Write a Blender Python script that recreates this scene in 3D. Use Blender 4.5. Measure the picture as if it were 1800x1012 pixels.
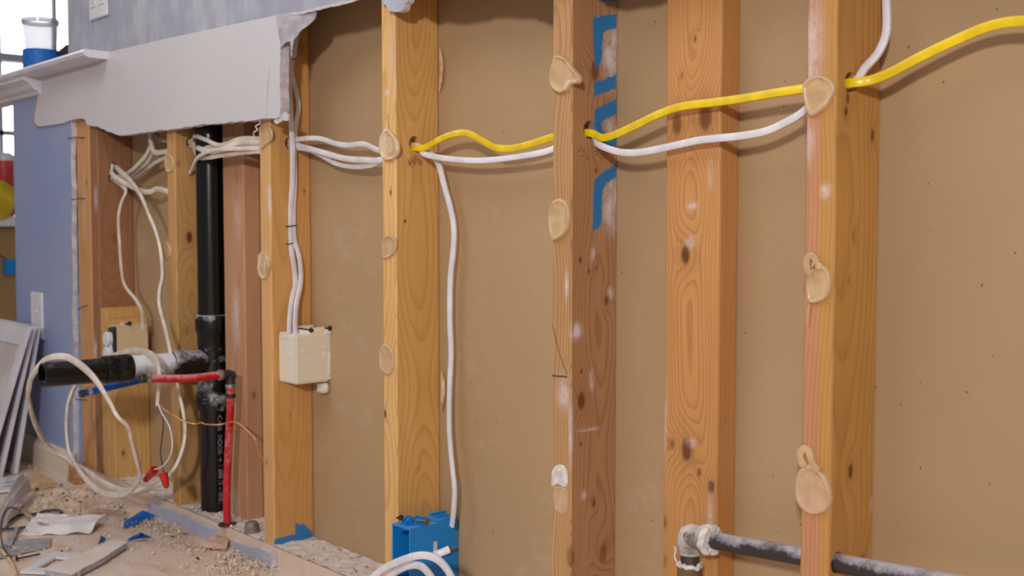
import bpy, bmesh, math, random
import numpy as np
from mathutils import Vector, Matrix, noise
random.seed(7)
C = bpy.context.scene
for o in list(bpy.data.objects): bpy.data.objects.remove(o)
COL = C.collection
# ------------------------------------------------------------------ camera
YAW, PITCH, F = math.radians(41.3), math.atan(111/2000), 2000.0
CAM = Vector((0, -1.0763, .653))
AX = Vector((-math.cos(YAW)*math.cos(PITCH), math.sin(YAW)*math.cos(PITCH), -math.sin(PITCH)))
RT = Vector((math.sin(YAW), math.cos(YAW), 0)); UP = RT.cross(AX)
cd = bpy.data.cameras.new('camera'); cam = bpy.data.objects.new('camera', cd); COL.objects.link(cam)
cam.location = CAM; cam.rotation_euler = AX.to_track_quat('-Z', 'Y').to_euler()
cd.sensor_width = 36; cd.lens = F/1800*36; cd.clip_start = .02
cd.dof.use_dof = True; cd.dof.focus_distance = 1.60; cd.dof.aperture_fstop = 7.1
C.camera = cam
def P(px, py, y=None, x=None, z=None):
    """point where the sight line of a photo position meets a wall / floor plane"""
    d = AX + RT*((px-900)/F) + UP*((506-py)/F)
    if y is not None: t = (y-CAM.y)/d.y
    elif x is not None: t = (x-CAM.x)/d.x
    else: t = (z-CAM.z)/d.z
    return CAM + d*t
# ------------------------------------------------------------------ light, exposure
C.view_settings.view_transform = 'Standard'; C.view_settings.look = 'None'
C.view_settings.gamma = 1; C.view_settings.exposure = -0.10
C.view_settings.use_curve_mapping = False
W = bpy.data.worlds.new('world'); C.world = W; W.use_nodes = True
wn = W.node_tree; wn.nodes.clear()
wo = wn.nodes.new('ShaderNodeOutputWorld'); wb = wn.nodes.new('ShaderNodeBackground')
tc = wn.nodes.new('ShaderNodeTexCoord'); sx = wn.nodes.new('ShaderNodeSeparateXYZ')
rmp = wn.nodes.new('ShaderNodeValToRGB')
rmp.color_ramp.elements[0].position = .05; rmp.color_ramp.elements[0].color = (5.0, 5.1, 5.4, 1)
rmp.color_ramp.elements[1].position = .15; rmp.color_ramp.elements[1].color = (.235, .235, .25, 1)
mr = wn.nodes.new('ShaderNodeMapRange'); mr.inputs[1].default_value = -1; mr.inputs[2].default_value = 1
wn.links.new(tc.outputs['Generated'], sx.inputs[0]); wn.links.new(sx.outputs[0], mr.inputs[0])
wn.links.new(mr.outputs[0], rmp.inputs[0]); wn.links.new(rmp.outputs[0], wb.inputs[0]); wn.links.new(wb.outputs[0], wo.inputs[0])
def area(name, loc, target, size, power, col):
    l = bpy.data.lights.new(name, 'AREA'); l.shape = 'DISK'; l.size = size; l.energy = power; l.color = col
    o = bpy.data.objects.new(name, l); COL.objects.link(o); o.location = loc
    o.rotation_euler = (Vector(target)-Vector(loc)).to_track_quat('-Z', 'Y').to_euler()
    return o
area('work_lamp', (1.15, -2.85, 1.62), (-1.6, 0, .75), .24, 76, (1, .97, .95))
area('overhead_fill', (-1.75, -1.35, 2.4), (-1.75, 0, .6), 1.5, 19, (1, .97, .95))  # unseen soft fill, added overhead to keep the wall top brighter than the bottom
# ------------------------------------------------------------------ helpers
def hx(s, k=1.0):
    s = s.lstrip('#'); v = [int(s[i:i+2], 16)/255 for i in (0, 2, 4)]
    return tuple([(c/12.92 if c <= .04045 else ((c+.055)/1.055)**2.4)*k for c in v] + [1])
class NT:
    def __init__(s, name):
        s.m = bpy.data.materials.new(name); s.m.use_nodes = True; s.t = s.m.node_tree; s.t.nodes.clear()
        s.out = s.n('ShaderNodeOutputMaterial'); s.b = s.n('ShaderNodeBsdfPrincipled'); s.l(s.b.outputs[0], s.out.inputs[0])
    def n(s, k, **kw):
        x = s.t.nodes.new(k)
        for a, v in kw.items(): setattr(x, a, v)
        return x
    def l(s, a, b): s.t.links.new(a, b)
    def coord(s, scale=(1, 1, 1)):
        c = s.n('ShaderNodeTexCoord'); m = s.n('ShaderNodeMapping'); m.inputs['Scale'].default_value = scale
        s.l(c.outputs['Object'], m.inputs[0]); return m.outputs[0]
    def noise(s, scale, stretch=(1, 1, 1), detail=4, rough=.55):
        x = s.n('ShaderNodeTexNoise'); x.inputs['Scale'].default_value = scale; x.inputs['Detail'].default_value = detail
        x.inputs['Roughness'].default_value = rough; s.l(s.coord(stretch), x.inputs['Vector']); return x.outputs[0]
    def ramp(s, v, stops):
        r = s.n('ShaderNodeValToRGB'); e = r.color_ramp.elements
        while len(e) < len(stops): e.new(.5)
        for i, (p, c) in enumerate(stops):
            e[i].position = p; e[i].color = c if len(c) == 4 else (*c, 1)
        s.l(v, r.inputs[0]); return r.outputs[0]
    def math(s, op, a, b=None, clamp=False):
        x = s.n('ShaderNodeMath', operation=op, use_clamp=clamp)
        for i, v in enumerate((a, b)):
            if v is None: continue
            if isinstance(v, (int, float)): x.inputs[i].default_value = v
            else: s.l(v, x.inputs[i])
        return x.outputs[0]
    def mix(s, f, a, b, mode='MIX'):
        x = s.n('ShaderNodeMix', data_type='RGBA', blend_type=mode)
        for i, v in ((0, f), (6, a), (7, b)):
            if isinstance(v, (int, float)): x.inputs[i].default_value = v
            elif isinstance(v, tuple): x.inputs[i].default_value = v
            else: s.l(v, x.inputs[i])
        return x.outputs[2]
    def attr(s, name):
        x = s.n('ShaderNodeAttribute'); x.attribute_name = name; return x.outputs['Fac']
    def bump(s, h, dist, strength=1):
        x = s.n('ShaderNodeBump'); x.inputs['Strength'].default_value = strength; x.inputs['Distance'].default_value = dist
        s.l(h, x.inputs['Height']); s.l(x.outputs[0], s.b.inputs['Normal'])
    def color(s, c):
        if isinstance(c, tuple): s.b.inputs['Base Color'].default_value = c
        else: s.l(c, s.b.inputs['Base Color'])
    def rough(s, r):
        if isinstance(r, (int, float)): s.b.inputs['Roughness'].default_value = r
        else: s.l(r, s.b.inputs['Roughness'])
def G(v): return (v, v, v, 1)
def spotty(name, c1, c2, scale=20, rough=.6, lo=.4, hi=.6, bump=0, bscale=120, stretch=(1, 1, 1), metal=0, spec=.5):
    m = NT(name); m.color(m.ramp(m.noise(scale, stretch), [(lo, c1), (hi, c2)])); m.rough(rough)
    m.b.inputs['Metallic'].default_value = metal; m.b.inputs['Specular IOR Level'].default_value = spec
    if bump: m.bump(m.noise(bscale), bump)
    return m.m
# wood with solid growth rings ('ring'), knots, dust and spray paint carried per point
def wood(name, light, dark, knot='6a3c20', ring=.0042, strength=.55, tone2=None, split=None, dusty='d9cdd0', paint='0877b8', axis=0, knots_c=None):
    m = NT(name)
    warp = m.noise(9, (1, 1, .25), 3)
    ph = m.math('ADD', m.math('MULTIPLY', m.attr('ring'), 1/ring), m.math('MULTIPLY', warp, .9))
    fr = m.math('FRACT', ph)
    late = m.ramp(fr, [(0, G(.0)), (.55, G(.25)), (.86, G(1)), (.97, G(.15))])
    fib = m.noise(260, (1, 1, .03), 3, .6)
    fib2 = m.noise(60, (1, 1, .02), 2)
    f = m.math('MULTIPLY', late, strength)
    f = m.math('ADD', f, m.math('MULTIPLY', m.math('SUBTRACT', fib, .5), .55))
    f = m.math('ADD', f, m.math('MULTIPLY', m.math('SUBTRACT', fib2, .5), .35), True)
    big = m.ramp(m.noise(3.2, (1.5, 1.5, .8), 2), [(.35, G(0)), (.7, G(1))])
    base = hx(light)
    if tone2:
        t2 = m.attr('tone'); base = m.mix(t2, hx(light), hx(tone2))
    c = m.mix(f, base, hx(dark))
    c = m.mix(m.math('MULTIPLY', big, .28), c, hx(dark))
    c = m.mix(m.attr('knot'), c, hx(knot))
    dn = m.noise(55, (1, 1, .6), 5, .7)
    dm = m.math('MULTIPLY', m.attr('dust'), m.math('ADD', m.ramp(dn, [(.38, G(0)), (.62, G(1))]), .25), True)
    c = m.mix(dm, c, hx(dusty))
    pn = m.noise(420, (1, 1, 1), 3, .8)
    pm = m.math('ADD', m.attr('paint'), m.math('MULTIPLY', m.math('SUBTRACT', pn, .5), 2.4))
    pm = m.ramp(pm, [(.42, G(0)), (.62, G(1))])
    c = m.mix(m.math('MULTIPLY', pm, .95), c, hx(paint))
    m.color(c); m.rough(.55); m.b.inputs['Specular IOR Level'].default_value = .35
    m.bump(m.math('ADD', late, fib), .00025, .6)
    return m.m
class MB:
    def __init__(s): s.bm = bmesh.new()
    def box(s, a, b, bev=0):
        a, b = Vector(a), Vector(b)
        r = bmesh.ops.create_cube(s.bm, size=1)
        for v in r['verts']: v.co = Vector([(a[i]+b[i])/2 + v.co[i]*(b[i]-a[i]) for i in range(3)])
        if bev:
            es = list({e for v in r['verts'] for e in v.link_edges})
            bmesh.ops.bevel(s.bm, geom=es, offset=bev, segments=2, affect='EDGES')
        return s
    def ring(s, c, u, v, a, b, n):
        if a/b > 1.25:      # flat sheathed cable: broad faces nearly flat
            f = lambda t: math.copysign(abs(t)**.55, t)
            return [s.bm.verts.new(c + u*(a*f(math.cos(2*math.pi*i/n))) + v*(b*f(math.sin(2*math.pi*i/n)))) for i in range(n)]
        return [s.bm.verts.new(c + u*(a*math.cos(2*math.pi*i/n)) + v*(b*math.sin(2*math.pi*i/n))) for i in range(n)]
    def skin(s, rings, cap=True, closed=False):
        n = len(rings[0])
        for r0, r1 in zip(rings, rings[1:]):
            for i in range(n):
                s.bm.faces.new((r0[i], r0[(i+1) % n], r1[(i+1) % n], r1[i]))
        if cap: s.bm.faces.new(rings[0][::-1]); s.bm.faces.new(rings[-1])
        return s
    def lathe(s, base, axis, prof, n=28, cap=True):
        ax = Vector(axis).normalized(); u = ax.orthogonal().normalized(); v = ax.cross(u); base = Vector(base)
        s.skin([s.ring(base+ax*h, u, v, r, r, n) for r, h in prof], cap); return s
    def cyl(s, a, b, r, n=24, r2=None):
        a, b = Vector(a), Vector(b); return s.lathe(a, b-a, [(r, 0), (r2 or r, (b-a).length)], n)
    def pipe(s, a, b, ro, ri, n=40):
        a, b = Vector(a), Vector(b); ax = (b-a).normalized(); u = ax.orthogonal().normalized(); v = ax.cross(u); L = (b-a).length
        rs = [s.ring(a+ax*h, u, v, r, r, n) for r, h in ((ro, .0015), (ro, L), (ri, L), (ri, 0), (ro-.0015, 0))]
        rs.append(rs[0]); s.skin(rs, False); return s
    def poly(s, pts, off):
        """outline extruded by off (a vector)"""
        off = Vector(off); vs = [s.bm.verts.new(p) for p in pts]; f = s.bm.faces.new(vs)
        r = bmesh.ops.extrude_face_region(s.bm, geom=[f])
        for v in r['geom']:
            if isinstance(v, bmesh.types.BMVert): v.co += off
        return s
    def tube(s, pts, w, t=None, ref=(0, 1, 0), n=12, step=.006, twist=0, smooth=True, taper=False):
        t = t or w; q = catmull([Vector(p) for p in pts], step) if smooth else [Vector(p) for p in pts]
        rings = []; prev = None; ref = Vector(ref); L = 0
        for i, p in enumerate(q):
            tg = (q[min(i+1, len(q)-1)]-q[max(i-1, 0)]).normalized()
            if i: L += (p-q[i-1]).length
            if prev is None:
                b = ref - tg*ref.dot(tg)
                if b.length < .2: b = tg.orthogonal()
                b.normalize()
            else:
                b = prev - tg*prev.dot(tg); b.normalize()
                w0 = ref - tg*ref.dot(tg)
                if w0.length > .35:
                    w0.normalize()
                    if w0.dot(b) < 0: w0 = -w0
                    b = (b*.88 + w0*.12).normalized()
            prev = b; a = tg.cross(b)
            ang = twist*math.sin(L*9+1.3)
            a2 = a*math.cos(ang)+b*math.sin(ang); b2 = b*math.cos(ang)-a*math.sin(ang)
            k = 1
            if taper: k = max(.12, math.sin(math.pi*(i+.5)/len(q))**.5)
            rings.append(s.ring(p, a2, b2, w/2*k, t/2*k, n))
        s.skin(rings); return s
    def build(s, name, mat, parent=None, smooth=True, ang=35):
        bmesh.ops.recalc_face_normals(s.bm, faces=s.bm.faces)
        me = bpy.data.meshes.new(name); s.bm.to_mesh(me); s.bm.free()
        return link(name, me, mat, parent, smooth, ang)
def link(name, me, mat, parent=None, smooth=True, ang=35):
    if mat: me.materials.append(mat)
    if smooth:
        me.shade_smooth()
        try: me.set_sharp_from_angle(angle=math.radians(ang))
        except Exception: pass
    o = bpy.data.objects.new(name, me); COL.objects.link(o)
    if parent: o.parent = parent
    return o
def catmull(p, step):
    out = []
    q = [p[0]*2-p[1]] + p + [p[-1]*2-p[-2]]
    for i in range(1, len(q)-2):
        a, b, c, d = q[i-1:i+3]; n = max(2, int((c-b).length/step))
        for k in range(n):
            t = k/n
            out.append(.5*((2*b)+(c-a)*t+(2*a-5*b+4*c-d)*t*t+(3*b-a-3*c+d)*t**3))
    out.append(p[-1]); return out
def tag(o, label, cat=None, group=None, kind=None):
    if label: o['label'] = label
    if cat: o['category'] = cat
    if group: o['group'] = group
    if kind: o['kind'] = kind
    return o
def struct(o, label=None):
    o['kind'] = 'structure'
    if label: o['label'] = label
    return o
def empty(name, loc, label, cat, group=None):
    o = bpy.data.objects.new(name, None); COL.objects.link(o); o.empty_display_size = .02
    EMP[name] = loc; return tag(o, label, cat, group)
EMP = {}
def settle(root, loc):
    """put the empty at the thing's base while its parts stay where they are"""
    loc = Vector(loc); root.location = loc
    for ch in root.children: ch.location = ch.location - loc
def jag(pts, n, amp, seed=0, keep=()):
    """roughen a photo-traced torn edge (points in photo positions)"""
    rnd = random.Random(seed); out = []
    for i in range(len(pts)):
        a = pts[i]; out.append(a)
        if i == len(pts)-1: break
        b = pts[i+1]; L = math.hypot(b[0]-a[0], b[1]-a[1]); m = int(L/n)
        for k in range(1, m):
            t = k/m; out.append((a[0]+(b[0]-a[0])*t + rnd.uniform(-amp, amp)*.5, a[1]+(b[1]-a[1])*t + rnd.uniform(-amp, amp)))
    return out
# ------------------------------------------------------------------ materials
def board_paper():
    m = NT('brown_drywall_paper')
    c = m.ramp(m.noise(2.2, (1, 1, .7), 4), [(.3, hx('ab8d68')), (.7, hx('b99a75'))])
    c = m.mix(m.math('MULTIPLY', m.noise(300, (1, 1, 1), 2), .25), c, hx('92765a'))
    v = m.n('ShaderNodeTexVoronoi'); v.inputs['Scale'].default_value = 42; m.l(m.coord((1, 1, .75)), v.inputs['Vector'])
    dot = m.ramp(v.outputs['Distance'], [(.035, G(1)), (.06, G(0))])
    pick = m.ramp(m.noise(25, (1, 1, 1), 1), [(.36, G(0)), (.46, G(.85))])
    c = m.mix(m.math('MULTIPLY', dot, pick), c, hx('5b4128'))
    sm = m.math('MULTIPLY', m.ramp(m.noise(7, (1, 1, 1.3), 5, .75), [(.56, G(0)), (.8, G(.34))]), m.ramp(m.noise(2, (1, 1, 1), 1), [(.47, G(0)), (.57, G(1))]))
    c = m.mix(sm, c, hx('cdbfb2')); m.color(c); m.rough(.62); m.b.inputs['Specular IOR Level'].default_value = .3
    m.bump(m.noise(500), .0001, .4); return m.m
def painted(name, c1, c2, smear=None):
    m = NT(name); c = m.ramp(m.noise(2.5, (1, 1, 1), 3), [(.35, hx(c1)), (.65, hx(c2))])
    if smear:
        s = m.ramp(m.noise(14, (1, 1, .45), 6, .75), [(.45, G(0)), (.75, G(.75))]); c = m.mix(s, c, hx(smear))
    m.color(c); m.rough(.5); m.bump(m.noise(150, (1, 1, 1), 3), .0004, .5); return m.m
def floor_mat():
    m = NT('dusty_subfloor')
    c = m.ramp(m.noise(7, (1, 3, 1), 6, .65), [(.35, hx('d2b49c')), (.5, hx('dfc8b6')), (.68, hx('ddd2cc'))])
    c = m.mix(m.ramp(m.noise(90, (1, 2.5, 1), 4, .8), [(.5, G(0)), (.72, G(.45))]), c, hx('c39c78'))
    c = m.mix(m.ramp(m.noise(26, (1, 1, 1), 4, .7), [(.62, G(0)), (.75, G(.7))]), c, hx('8d837c'))
    m.color(c); m.rough(.85); m.bump(m.noise(60, (1, 1, 1), 6, .8), .002, .6); return m.m
def dusted(name, base, dust, amt=.5, rough=.4, scale=22, up=True):
    m = NT(name)
    g = m.n('ShaderNodeNewGeometry'); sp = m.n('ShaderNodeSeparateXYZ'); m.l(g.outputs['Normal'], sp.inputs[0])
    nz = m.noise(scale, (1, 1, 1), 6, .75)
    v = m.math('ADD', nz, m.math('MULTIPLY', sp.outputs[2], .22 if up else 0))
    d = m.ramp(v, [(.75-amt*.5, G(0)), (.9-amt*.35, G(1))])
    m.color(m.mix(d, hx(base), hx(dust))); m.rough(m.math('ADD', m.math('MULTIPLY', d, .4), rough, True)); m.bump(nz, .0006, .5); return m.m
M = {}
M['paper'] = board_paper()
M['lower_blue'] = painted('blue_wall_paint', '8d9dc6', '98a3c4')
M['upper_grey'] = painted('grey_blue_wall_paint', '9799aa', 'a2a3b0', 'cdced8')
M['strip'] = painted('bare_white_wallboard', 'cbc7cc', 'd0cdcf')
M['torn'] = spotty('torn_wallboard_paper', hx('b9b5c0'), hx('a39da4'), 40, .9, bump=.0005)
M['gypsum'] = spotty('gypsum_edge', hx('cfcad0'), hx('bdb7bc'), 70, .9, bump=.0005)
M['floor'] = floor_mat()
M['white_cable'] = spotty('white_cable_sheath', hx('e6e2e8'), hx('d6d2d8'), 30, .35)
M['cream_cable'] = spotty('dusty_cream_cable_sheath', hx('e2d6ca'), hx('cdbfb2'), 25, .45)
M['yellow_cable'] = spotty('yellow_cable_sheath', hx('f0cf10'), hx('dcb90c'), 30, .32)
M['mark'] = spotty('dark_print', hx('3a3836'), hx('5a5652'), 200, .6)
M['glue'] = spotty('dried_construction_adhesive', hx('cbab80'), hx('bd9a70'), 45, .34, bump=.0005, bscale=90)
M['glue_pale'] = spotty('pale_adhesive', hx('caa885'), hx('c09c79'), 60, .6, bump=.0006, bscale=130)
M['glue_gloss'] = spotty('glossy_adhesive', hx('d9c3a4'), hx('c3996a'), 40, .12, bump=.0012, bscale=70)
M['plaster'] = spotty('white_plaster_smear', hx('e3dcd8'), hx('c9beb6'), 80, .7, bump=.001)
M['beige_box'] = dusted('beige_pvc', 'e2d8c4', 'efeae4', .35, .35, 30)
M['tan_box'] = dusted('tan_pvc', 'd6bf98', 'e2d5bd', .2, .4, 30)
M['blue_box'] = dusted('blue_pvc', '1583cf', '6aa7d4', .18, .3, 40)
M['abs'] = dusted('black_abs', '0a0a0d', '5b5a60', .12, .22, 35)
M['abs_dusty'] = dusted('dusty_grey_abs', '4a4a50', 'dcdce2', .95, .5, 14)
M['abs_tee'] = dusted('plaster_spattered_abs', '0c0c0f', 'c8c8ce', .42, .3, 18)
M['red'] = dusted('red_pex', 'c01c26', 'd98f90', .48, .35, 26)
M['blue'] = dusted('blue_pex', '1653b4', '4a7fc8', .2, .35, 30)
M['steel'] = spotty('crimp_steel', hx('b8b2ac'), hx('7e7874'), 60, .35, metal=.35)
M['dark_metal'] = spotty('dark_metal', hx('3a3533'), hx('57504a'), 60, .45, metal=.6)
M['pipe'] = dusted('galvanised_pipe', '302b2e', 'b3abb2', .45, .35, 20)
M['fitting'] = dusted('plaster_dusted_fitting', '7a7069', 'cfc6c2', .62, .5, 30)
M['brass'] = dusted('tarnished_brass', '6e5334', 'a8977e', .3, .4, 40)
M['copper'] = spotty('copper_wire', hx('e8a878'), hx('c98458'), 50, .3, metal=.4)
M['black_wire'] = spotty('black_wire', hx('2b2b33'), hx('44444c'), 50, .4)
M['red_nut'] = spotty('red_wire_connector', hx('c9201c'), hx('a81814'), 50, .4)
M['tape'] = spotty('blue_painters_tape', hx('0a6cc4'), hx('075aa8'), 60, .6)
M['white_trim'] = spotty('white_trim_paint', hx('dcdae2'), hx('cfccd4'), 10, .45)
M['ivory'] = spotty('ivory_baseboard', hx('e2d2bc'), hx('d9c6ac'), 8, .5)
M['dusty_white'] = spotty('dusty_white_panel', hx('d2ccce'), hx('bdb2ac'), 6, .6)
M['white_pl'] = spotty('white_plastic', hx('e4e2e8'), hx('dad8de'), 20, .3)
M['nail'] = spotty('rusty_nail', hx('4f4034'), hx('332b26'), 90, .5, metal=.5)
M['sawdust'] = spotty('sawdust', hx('d6b692'), hx('e6d6c6'), 160, .95, .35, .65, bump=.003, bscale=260)
M['chips'] = spotty('wood_shavings', hx('dfc29c'), hx('e8d8c6'), 60, .9)
M['crumbs'] = spotty('plaster_crumbs', hx('ddd2c8'), hx('a89a8c'), 70, .9)
M['grey'] = spotty('grey_strip', hx('a9a3a8'), hx('958f94'), 30, .7)
M['card'] = spotty('tan_cardboard', hx('c99f6c'), hx('d8b78c'), 14, .8)
M['brown_wall'] = spotty('tan_room_wall', hx('9a7c50'), hx('a78858'), 3, .8)
# ------------------------------------------------------------------ the setting
def slab(name, pts, y0, y1, mat, label=None, front=None):
    """wall board lying in the wall plane, outline given in photo positions on its front"""
    q = [P(px, py, y=y0) for px, py in pts]
    o = MB().poly(q, (0, y1-y0, 0)).build(name, mat, smooth=False)
    if front: o.data.materials.append(front)
    return struct(o, label) if label is not None else o
def wall_box(name, a, b, mat, label=None): return struct(MB().box(a, b).build(name, mat, smooth=False), label)
BACK = .089
bkm = MB(); bkm.poly([Vector((x, BACK, z)) for x, z in ((-3.30, 0), (2.2, 0), (2.2, 2.4), (-2.90, 2.4), (-2.90, 1.03), (-3.30, 1.03))], (0, .0127, 0))
struct(bkm.build('wall_back', M['paper'], smooth=False), 'brown paper back of the drywall behind the studs')
wall_box('floor', (-7, -3.6, -.06), (2.2, 3.0, 0), M['floor'], 'dusty plywood subfloor')
def edge_split(o, front, edge, tol=.9):
    """broad faces take the paint, the broken edge shows the gypsum core"""
    me = o.data; me.materials.clear(); me.materials.append(front); me.materials.append(edge)
    for f in me.polygons: f.material_index = 0 if abs(f.normal.y) > tol else 1
# upper painted wall, torn along its lower edge
low = [(120, 98), (140, 104), (160, 101), (205, 90), (300, 69), (400, 47), (500, 26), (545, 17), (575, 10), (605, 3), (622, -2), (660, -8), (671, -6)]
flap = [(671, -6), (671, 6), (678, 9), (682, 19), (696, 21), (708, 18), (711, 8), (717, 2), (718, -8)]
rest = [(718, -8), (760, -14), (800, -12), (860, -24), (925, -22), (945, -14), (968, -13), (1010, -34), (1200, -70), (1500, -110), (1850, -140)]
pts = jag(low, 7, 1.6, 3)[:-1] + jag(flap, 5, 2.0, 4)[:-1] + jag(rest, 14, 4, 5)
q = [P(a, b, y=-.0127) for a, b in pts]
q = q + [Vector((2.2, -.0127, q[-1].z)), Vector((2.2, -.0127, 2.4)), Vector((q[0].x, -.0127, 2.4))]
up = MB().poly(q, (0, .0125, 0)).build('wall_upper', None, smooth=False); edge_split(up, M['upper_grey'], M['gypsum']); struct(up, 'grey-blue painted drywall above the cut')
# bare white strip under it
bot = [(491, 206), (470, 208), (440, 212), (400, 215), (345, 220), (300, 227), (262, 231), (240, 235), (218, 238), (203, 236), (188, 231), (172, 222), (160, 221), (152, 219), (150, 211), (138, 208), (128, 210), (110, 217), (90, 220), (75, 222), (66, 222)]
left = [(60, 214), (62, 190), (66, 170), (63, 150), (57, 130)]
top = [(57, 130), (140, 109), (160, 101), (205, 88), (300, 66), (400, 45), (489, 26)]
right = [(489, 26), (490, 60), (493, 80), (492, 120), (492, 160), (493, 190), (491, 206)]
pts = jag(bot, 6, 1.5, 8)[:-1] + jag([(66, 222)]+left, 8, 1.2, 9)[:-1] + top[:-1] + jag(right, 8, 1.4, 10)[:-1]
q = [P(a, b, y=-.0185) for a, b in pts]
st = MB().poly(q, (0, .0183, 0)).build('wall_strip', None, smooth=False); edge_split(st, M['strip'], M['gypsum']); struct(st, 'bare white wallboard strip over the studs')
MB().tube([P(474, 118, y=-.0187), P(472, 140, y=-.0187), P(470, 165, y=-.0187), P(468, 205, y=-.0187)], .0018, .0006, step=.01, n=5).build('crack', M['torn'], st)
MB().tube([P(a, b, y=-.018) for a, b in ((58, 131), (64, 150), (66, 172), (62, 192), (60, 214), (65, 222))], .008, .003, step=.008, n=8).build('torn_edge', spotty('torn_brown_paper', hx('b3946c'), hx('9c7e5c'), 50, .9), st)
MB().tube([P(a, b, y=-.0128) for a, b in jag([(490, 29), (545, 19), (575, 12), (605, 5), (625, -1), (650, -7)], 6, 1.2, 77)], .0052, .003, step=.004, n=7).build('torn_edge', M['gypsum'], up)
# blue wall at the left end, down to the floor
bx0, bx1 = P(22, 300, y=-.0127).x, P(125, 300, y=-.0127).x
ts = [P(a, b, y=-.0127) for a, b in jag([(22, 160), (62, 150), (70, 205), (125, 205)], 8, 1, 11)]
re = [(125, 212), (126, 240), (124, 280), (127, 330), (126, 400), (128, 480), (127, 560), (130, 600), (127, 640)]
q = ts + [P(a, b, y=-.0127) for a, b in jag(re, 9, 1.2, 12)]
q = q + [Vector((q[-1].x-.004, -.0127, 0)), Vector((bx0, -.0127, 0))]
bw = MB().poly(q, (0, .0125, 0)).build('wall_left', None, smooth=False); edge_split(bw, M['lower_blue'], M['gypsum']); struct(bw, 'blue painted drywall left of the opened bays')
wall_box('wall_end', (bx0, 0, 0), (-2.90, BACK, 1.03), M['lower_blue'])
# half wall cap and crown moulding
ztop = 1.056
capx = P(149, 105, y=-.072).x
cap = MB(); prof = [(-.072, ztop), (-.076, ztop-.006), (-.072, ztop-.014), (-.062, ztop-.018), (.16, ztop-.018), (.16, ztop)]
cap.poly([Vector((-4.3, y, z)) for y, z in prof], (capx+4.3, 0, 0)); struct(cap.build('trim_1', M['white_trim'], smooth=False), 'white cap board on the half wall')
crx = P(57, 150, y=-.04).x
cr = MB(); prof = [(-.0128, ztop-.018), (-.064, ztop-.018), (-.064, ztop-.026), (-.056, ztop-.030), (-.046, ztop-.036), (-.040, ztop-.045), (-.034, ztop-.050), (-.026, ztop-.052), (-.024, ztop-.060), (-.0128, ztop-.062)]
cr.poly([Vector((-4.3, y, z)) for y, z in prof], (crx+4.3, 0, 0)); struct(cr.build('trim_2', M['white_trim'], smooth=False), 'white crown moulding under the cap')
bb = MB(); bend = P(121, 830, y=-.03).x
prof = [(-.0128, 0), (-.030, 0), (-.030, .055), (-.024, .066), (-.0128, .070)]
bb.poly([Vector((bx0, y, z)) for y, z in prof], (bend-bx0, 0, 0)); struct(bb.build('baseboard_left', M['ivory'], smooth=False), 'ivory baseboard along the blue wall')
# room beyond: far wall with a bright window
XF = -6.0
wy0, wy1 = P(-60, 300, x=XF).y, P(150, 300, x=XF).y
wz0 = P(10, 380, x=XF).z
fw = MB()
fw.box((XF-.12, -3.6, 0), (XF, 3.0, wz0)); fw.box((XF-.12, -3.6, wz0), (XF, wy0, 2.4)); fw.box((XF-.12, wy1, wz0), (XF, 3.0, 2.4)); fw.box((XF-.12, wy0, 2.15), (XF, wy1, 2.4))
struct(fw.build('wall_far', M['brown_wall'], smooth=False), 'tan unpainted wall of the room beyond')
wf = MB()
for y in (wy0+.02, P(7, 220, x=XF).y, P(102, 50, x=XF).y): wf.box((XF-.07, y-.009, wz0), (XF-.04, y+.009, 2.15))
for zz in (P(5, 232, x=XF).z, wz0+.02, 2.12): wf.box((XF-.07, wy0, zz-.012), (XF-.04, wy1, zz+.012))
wf.box((XF-.07, wy0, P(5, 107, x=XF).z), (XF+.01, P(102, 50, x=XF).y, P(5, 93, x=XF).z))
struct(wf.build('window_1', spotty('window_frame_grey', hx('9a9ea8'), hx('aeb2ba'), 10, .5), smooth=False), 'bright window of the room beyond')
gm = NT('window_glass'); gm.t.nodes.remove(gm.b); tr = gm.n('ShaderNodeBsdfTransparent'); gl = gm.n('ShaderNodeBsdfGlossy'); gl.inputs['Roughness'].default_value = .05
mx = gm.n('ShaderNodeMixShader'); mx.inputs[0].default_value = .05; gm.l(tr.outputs[0], mx.inputs[1]); gm.l(gl.outputs[0], mx.inputs[2]); gm.l(mx.outputs[0], gm.out.inputs[0])
wg = MB().box((XF-.058, wy0, wz0), (XF-.052, wy1, 2.15)).build('pane', gm.m, smooth=False); wg.parent = bpy.data.objects['window_1']
wall_box('trim_3', (XF-.04, wy0-.06, wz0-.05), (XF+.10, 2.2, wz0), M['white_trim'], 'white window sill in the room beyond')
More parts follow.
